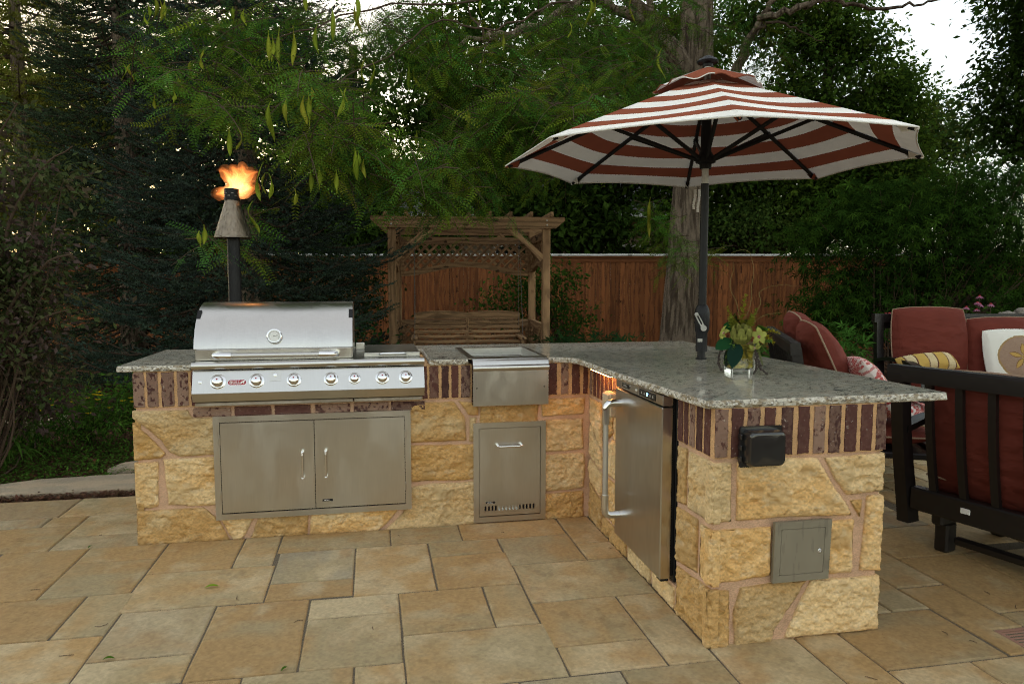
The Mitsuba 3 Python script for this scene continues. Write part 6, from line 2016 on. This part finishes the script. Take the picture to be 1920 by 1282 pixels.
# shrubs inside the fence
leafy('maple_shrub', 'dense dark shrub with layered drooping leaves behind the sofas', (5.2, 9.4, 0), None, [(5.0, 9.4, 1.9, 1.35, .9, .75, 210), (6.5, 9.4, 2.2, 1.1, .9, .7, 130), (4.6, 9.4, 1.0, .8, .7, .5, 70), (5.8, 9.6, 1.1, 1.2, .8, .6, 110)], .105, [(.024, .056, .009), (.028, .064, .010), (.040, .084, .011)], 21, tpl=LOBE, clump=.40, per=24, cat_='shrub', flat=.35, droop=.7)
C = smooth_path([(5.25, 9.3, .3), (5.55, 9.2, 1.0), (5.85, 9.1, 1.5), (6.05, 9.1, 1.75)], 4, 3, .005)
part('maple_shrub', 'stem', tube(U(C[:, 0], C[:, 1], C[:, 2]), .014, 6), 'mat_twig')
for a in (4.55, 4.62, 4.72, 4.80):
    C = smooth_path([(a, 9.0, -.05), (a - .02, 9.0, .8), (a - .06, 9.0, 1.6)], 4, int(a * 100), .006)
    part('maple_shrub', 'stem', tube(U(C[:, 0], C[:, 1], C[:, 2]), .007, 5), 'mat_twig')
leafy('broadleaf_shrub', 'shrub climbing the fence behind the right post of the swing pergola', (.9, 13.2, 0), None, [(.62, 13.2, 1.15, .62, .4, .55, 48), (.1, 13.4, .9, .8, .35, .5, 46), (1.1, 13.0, .65, .45, .4, .3, 22)], .085, [(.034, .078, .012), (.046, .10, .014)], 22, clump=.34, per=26, cat_='shrub')
leafy('broadleaf_shrub', 'dark evergreen shrub under the spruce boughs, left of the swing pergola', (-2.6, 11.2, 0), None, [(-2.75, 11.2, 1.15, .75, .5, .85, 130), (-3.6, 11.4, 1.1, .8, .5, .8, 90)], .075, [(.034, .060, .014), (.028, .050, .014)], 33, clump=.34, per=34, cat_='shrub')
leafy('broadleaf_shrub', 'dark shrub against the fence at the far right, beyond the coneflowers', (8.2, 12.9, 0), None, [(8.0, 12.9, 1.1, 1.3, .6, .9, 110), (9.6, 12.5, 1.6, 1.1, .7, 1.1, 100)], .10, GD, 23, clump=.4, per=28, cat_='shrub')
leafy('leafy_perennial', 'low plant with broad dark leaves peeping over the granite beside the pergola', (.9, 8.8, 0), None, [(.95, 8.8, .50, .5, .3, .16, 26), (1.35, 8.9, .46, .25, .25, .14, 12)], .12, [(.030, .075, .022), (.035, .085, .030)], 24, clump=.25, per=16, cat_='plant', tpl=LOBE)
leafy('leafy_perennial', 'small sprouting plants between the grill and the pergola post', (-1.75, 8.5, 0), None, [(-1.85, 8.5, .62, .22, .2, .28, 9), (-1.45, 8.6, .5, .3, .15, .10, 6)], .10, [(.04, .10, .025)], 25, clump=.2, per=12, cat_='plant')
leafy('leafy_perennial', 'bright green plant beside the left post of the sofa facing the patio', (3.2, 6.9, 0), None, [(3.22, 6.9, .65, .12, .12, .28, 10), (2.75, 7.4, .55, .35, .2, .12, 14)], .12, [(.06, .15, .025), (.05, .12, .02)], 26, clump=.2, per=14, cat_='plant', tpl=LOBE)
leafy('leafy_perennial', 'greyish blue-green plant behind the vase', (1.75, 6.2, 0), None, [(1.75, 6.2, .66, .13, .12, .06, 10)], .06, [(.07, .11, .10)], 27, clump=.14, per=20, cat_='plant')
# coppery shrub at the left edge
cs = leafy('copper_shrub', 'coppery purple-leaved shrub with arching branches at the left edge', (-3.5, 4.7, 0), None, [(-3.48, 4.8, 1.05, .44, .35, .45, 84), (-3.35, 4.75, 1.50, .40, .3, .22, 40), (-3.25, 4.7, 1.98, .36, .25, .14, 22), (-3.55, 4.8, 2.4, .24, .2, .14, 12), (-3.75, 5.1, .55, .55, .35, .3, 60)], .052,
       [(.085, .066, .042), (.080, .088, .036), (.066, .090, .032), (.100, .070, .060)], 28, clump=.26, per=62, cat_='shrub', flat=.5, jit=.25)
for P in ([(-3.5, 4.7, .0), (-3.4, 4.7, 1.0), (-3.25, 4.65, 1.6), (-2.98, 4.6, 2.0), (-2.72, 4.55, 2.16)], [(-3.55, 4.7, .0), (-3.5, 4.7, 1.4), (-3.35, 4.7, 2.1), (-3.1, 4.65, 2.45)], [(-3.5, 4.7, .0), (-3.4, 4.7, .7), (-3.1, 4.65, 1.05), (-2.82, 4.6, 1.15)], [(-3.5, 4.7, .0), (-3.3, 4.65, 1.0), (-3.0, 4.6, 1.42), (-2.75, 4.55, 1.50)]):
    C = smooth_path(P, 4, 5, .006)
    part(cs, 'stem', tube(U(C[:, 0], C[:, 1], C[:, 2]), np.linspace(.016, .004, len(C)), 6), 'mat_twig')

# ---- the bed at the left: mulch strip, slabs, ground cover, perennials
mr = np.random.default_rng(41)
n = 5200
q = np.column_stack([mr.uniform(-4.6, -2.40, n), mr.normal(.985, .03, n).clip(.92, 1.07), mr.uniform(-.03, .012, n)])
q2 = np.column_stack([mr.uniform(-6.8, -2.42, 9000), mr.uniform(1.3, 6.5, 9000), mr.uniform(-.05, -.02, 9000)])
qq = np.vstack([q, q2])
CH = (np.array([[-.5, -.16, 0], [.5, -.10, .05], [.45, .16, 0], [-.45, .1, .08]], float), np.array([[0, 1, 2], [0, 2, 3]]))
d = np.column_stack([mr.normal(0, 1, (len(qq), 2)), mr.normal(0, .25, len(qq))])
cm = np.array([.10, .050, .028]) * mr.uniform(.3, 1.7, (len(qq), 1)) * (1 + mr.uniform(-.2, .2, (len(qq), 3)))
m, c = scatter(CH[0], CH[1], qq, basis(d), np.concatenate([mr.uniform(.012, .035, n), mr.uniform(.03, .09, 9000)]), cm)
single('mulch', 'brown bark mulch between the patio edge and the planting bed', 'mulch', m, 'mat_mulch', kind='stuff', color=np.clip(c, 0, 1))


def slab_mesh(P, z0, z1, seed):
    g = sg.Polygon(P).buffer(.02, join_style=1).buffer(-.02)
    n = int(g.exterior.length / .05)
    B = np.array([g.exterior.interpolate(i / n, normalized=True).coords[0] for i in range(n)])
    B = B + (meshkit.fbm(np.column_stack([B * 9, np.full(n, seed)]), 3, seed) - .5)[:, None] * (B - B.mean(0)) * .10
    c = B.mean(0)
    V = np.vstack([np.column_stack([B, np.full(n, z0)]), np.column_stack([B, np.full(n, z1 - .008)]), np.column_stack([c + (B - c) * .985, np.full(n, z1)]), [[c[0], c[1], z1 + .004]]])
    F = []
    for r in range(2):
        for i in range(n):
            j = (i + 1) % n
            F += [(r * n + i, r * n + j, (r + 1) * n + j), (r * n + i, (r + 1) * n + j, (r + 1) * n + i)]
    F += [(2 * n + i, 2 * n + (i + 1) % n, 3 * n) for i in range(n)]
    return trimesh.Trimesh(V, F, process=False)


for P, l in (([(-4.4, 1.03), (-2.385, 1.05), (-2.385, 1.44), (-2.9, 1.44), (-3.4, 1.40), (-3.75, 1.25), (-4.4, 1.15)], 'long buff flagstone step along the patio edge, left of the island'),
             ([(-3.05, 1.56), (-2.40, 1.56), (-2.40, 1.86), (-2.7, 1.88), (-3.0, 1.74)], 'narrow buff flagstone behind the long step'),
             ([(-2.86, 1.98), (-2.40, 1.98), (-2.40, 2.32), (-2.75, 2.30)], 'small buff flagstone farthest back beside the island end'),
             ([(-4.9, 3.4), (-4.0, 3.5), (-4.1, 3.9), (-4.8, 3.9)], 'flat buff stone half hidden among the yellow-flowered plants')):
    single('flagstone', l, 'flagstone', slab_mesh(P, -.06, .012 if P[0][0] < -4.3 and P[0][1] < 2 else .02, len(P)), 'mat_flagstone', smooth=25)
gr_ = np.random.default_rng(43)
n = 15000
q = np.column_stack([gr_.uniform(-5.2, -2.38, n), gr_.uniform(1.02, 2.6, n), np.zeros(n)])
keep = np.ones(n, bool)
for P in ([(-4.45, .97), (-2.36, .97), (-2.36, 1.43), (-2.9, 1.43), (-3.4, 1.39), (-3.75, 1.24), (-4.45, 1.14)], [(-3.0, 1.58), (-2.36, 1.58), (-2.36, 1.86), (-2.7, 1.86), (-2.95, 1.74)], [(-2.82, 2.0), (-2.36, 2.0), (-2.36, 2.3), (-2.72, 2.28)]):
    keep &= ~shapely.contains_xy(sg.Polygon(P), q[:, 0], q[:, 1])
keep &= meshkit.fbm(np.column_stack([q[:, :2] * 1.6, np.zeros(n)]), 3, 5) > .30
q = q[keep]
q[:, 2] = gr_.uniform(-.05, .045, len(q))
d = np.column_stack([gr_.normal(0, 1, (len(q), 2)), gr_.uniform(-.2, .8, len(q))])
m, c = scatter(LEAF4[0], LEAF4[1], q, basis(d), gr_.uniform(.016, .034, len(q)), np.array([.075, .165, .024]) * gr_.uniform(.5, 1.5, (len(q), 1)))
single('ground_cover', 'low creeping green ground cover round the flagstones', 'ground cover', m, 'mat_leaf', kind='stuff', color=np.clip(c, 0, 1))
yp = leafy('flowering_perennial', 'bushy green plant dotted with small yellow flowers, left of the island', (-2.95, 5.9, 0), None, [], .05, GM, 31) if False else None
for (u, v, ru, rz, zz, n, l) in ((-3.05, 6.0, .36, .20, .34, 46, 'feathery green plant with small yellow flowers nearest the island end'), (-3.55, 5.9, .36, .15, .26, 40, 'feathery green plant with yellow flowers left of its twin by the island'), (-3.95, 5.7, .30, .10, .17, 26, 'low feathery green plant at the left edge of the flower bed')):
    t = leafy('flowering_perennial', l, (u, v, 0), None, [(u, v, zz, ru, .3, rz, n), (u, v - .15, zz * .5, ru, .3, rz * .6, n // 2)], .055, [(.070, .155, .022), (.055, .130, .022), (.090, .170, .024)], int(v * 10 + n), clump=.20, per=34, cat_='plant', tpl=(LEAF4[0] * [1, .5, 1], LEAF4[1]))
    fr_ = np.random.default_rng(n)
    for k in range(10 if n > 30 else 3):
        o = U(u + fr_.uniform(-ru, ru), v - .22 + fr_.uniform(-.1, .05), zz + rz * fr_.uniform(.1, 1.0))
        prs = []
        for j in range(7):
            a = j * 2 * PI / 7 + fr_.uniform(-.2, .2)
            dv = np.array([math.cos(a), math.sin(a), .35])
            nn = np.array([fr_.normal(0, .3), -1, .6])
            P = o + (dv - nn * .0) * (np.linspace(.1, 1, 3) * .024)[:, None]
            V, F = blade(P, np.array([.004, .008, .002]), up=(0, 0, 1))
            prs.append(one(V, F, (.70, .46, .02), .15))
        m, c = merge(prs)
        part(t, 'blossom', m, 'mat_petal', color=c)
dl = thing('daylily_clump', 'arching strap leaves at the lower left edge of the flower bed', 'plant')
for k in range(16):
    a = tr_.uniform(-.6, 2.2)
    ln = tr_.uniform(.35, .6)
    t = np.linspace(0, 1, 9)
    b = np.array([-3.68 + tr_.normal(0, .05), 5.0 + tr_.normal(0, .06)])
    P = U(b[0] + math.cos(a) * ln * t * .8, b[1] - math.sin(a) * ln * t * .5, .0 + ln * (1.15 * t - .95 * t ** 2.4))
    V, F = blade(P, .011 * np.sin(np.clip(t * .9 + .1, 0, 1) * PI) ** .5 + .0006, fold=.3)
    m, c = one(V, F, (.060, .125, .020), .3)
    part(dl, 'leaf', m, 'mat_leaf', smooth=True, color=np.clip(c, 0, 1))
# ---- coneflowers and rocks behind the sofa
cf = thing('coneflower', 'pink coneflowers on tall stems behind the sofa facing the patio', 'plant')
cr = np.random.default_rng(51)
for u, z in ((5.16, 1.09), (5.31, 1.075), (5.155, 1.015), (5.19, 1.075), (5.18, 1.16), (5.04, 1.04), (4.15, .965), (4.19, .97)):
    o = U(u, 8.0, z)
    st = part(cf, 'stem', tube([U(u + .02, 8.02, .0), U(u + .01, 8.0, z * .6), o - [0, 0, .01]], .0035, 5), 'mat_twig')
    prs = []
    tl_ = np.array([cr.normal(0, .25), cr.normal(0, .15), 0])
    for j in range(13):
        a = j * 2 * PI / 13
        dv = FU * math.cos(a) + FV * math.sin(a)
        t = np.linspace(.15, 1, 4)
        P = o + dv * (.042 * t)[:, None] + np.array([0, 0, 1.0]) * (.006 - .030 * t ** 1.6)[:, None] + (tl_ @ dv) * np.array([0, 0, 1.0]) * (.04 * t)[:, None]
        V, F = blade(P, np.array([.003, .006, .006, .001]))
        prs.append(one(V, F, (.48, .20, .30), .15))
    m, c = merge(prs)
    part(cf, 'petals', m, 'mat_petal', color=c)
    s = trimesh.creation.icosphere(1, .014)
    s.vertices = s.vertices * [1, 1, .8] + o + [0, 0, .006]
    part(cf, 'flower_cone', s, 'mat_red_enamel', smooth=True)
leafy('coneflower_leaves', 'green leafy growth under the pink coneflowers', (5.3, 8.1, 0), None, [(5.4, 8.1, .75, .35, .2, .2, 26)], .07, GM, 52, clump=.2, per=20, cat_='plant')
for i, (u, z, r, l) in enumerate(((5.50, .93, .12, 'pale flat rock nearest the coneflowers on the rock pile'), (5.72, .97, .13, 'upright pale rock at the right edge on the rock pile'), (5.63, .88, .15, 'broad grey rock low on the rock pile'), (5.85, .86, .17, 'grey rock at the very right edge of the rock pile'))):
    s = trimesh.creation.icosphere(3, 1.0)
    f = meshkit.fbm(s.vertices * 1.6 + i * 9, 3, i)
    s.vertices = s.vertices * (.72 + .55 * f)[:, None] * [r, r * .8, r * .55] + [u, 8.0, z]
    single('rock', l, 'rock', yard(s), 'mat_field_rock', smooth=35)
s = trimesh.creation.icosphere(4, 1.0)
f = meshkit.fbm(s.vertices * 1.5, 4, 9)
s.vertices = s.vertices * (.75 + .5 * f)[:, None] * [1.3, .8, .95] + [6.2, 8.6, -.05]
struct('terrain', yard(s), 'mat_soil', smooth=True)

# ---- litter on the patio
for i, (x, y, s, a, c, l) in enumerate(((-1.93, -.62, .058, .1, (.20, .30, .03), 'small green leaf fallen on the paving below the double door'), (-1.52, -1.385, .03, .7, (.07, .14, .02), 'tiny green leaf caught in a paver joint near the bottom edge'),
        (-2.61, -.012, .03, 1.2, (.05, .11, .02), 'tiny green leaf in a joint left of the island corner'), (-2.15, -1.19, .04, .1, (.08, .15, .02), 'small green sprig in a joint at the lower left'))):
    t = np.linspace(0, 1, 6)
    P = np.array([x, y, .004]) + np.array([math.cos(a), math.sin(a), 0]) * (s * t)[:, None] + np.array([0, 0, 1.0]) * (.006 * np.sin(t * PI))[:, None]
    V, F = blade(P, s * .2 * np.sin(np.clip(t * .95 + .03, 0, 1) * PI) + .0005, fold=.3)
    m, cc = one(V, F, c)
    single('fallen_leaf', l, 'leaf', m, 'mat_leaf', smooth=True, color=cc)
lr = np.random.default_rng(61)
tws = []
for k in range(48):
    x, y = lr.uniform(-3.0, 1.9), lr.uniform(-2.0, .6)
    if -2.4 < x < .72 and y > -.02 or (-.02 < x < .72 and y > -1.53):
        continue
    a = lr.uniform(0, PI)
    t = np.linspace(-1, 1, 5)
    s = lr.uniform(.006, .024)
    P = np.array([x, y, .0035]) + np.array([math.cos(a), math.sin(a), 0]) * (s * t)[:, None] + np.array([-math.sin(a), math.cos(a), 0]) * (s * lr.uniform(-.5, .5) * t ** 2)[:, None]
    tws.append(tube(P, .0012, 4))
single('leaf_litter', 'scattered bits of dry leaf stalk on the paving', 'litter', cat(*tws), 'mat_twig', kind='stuff')
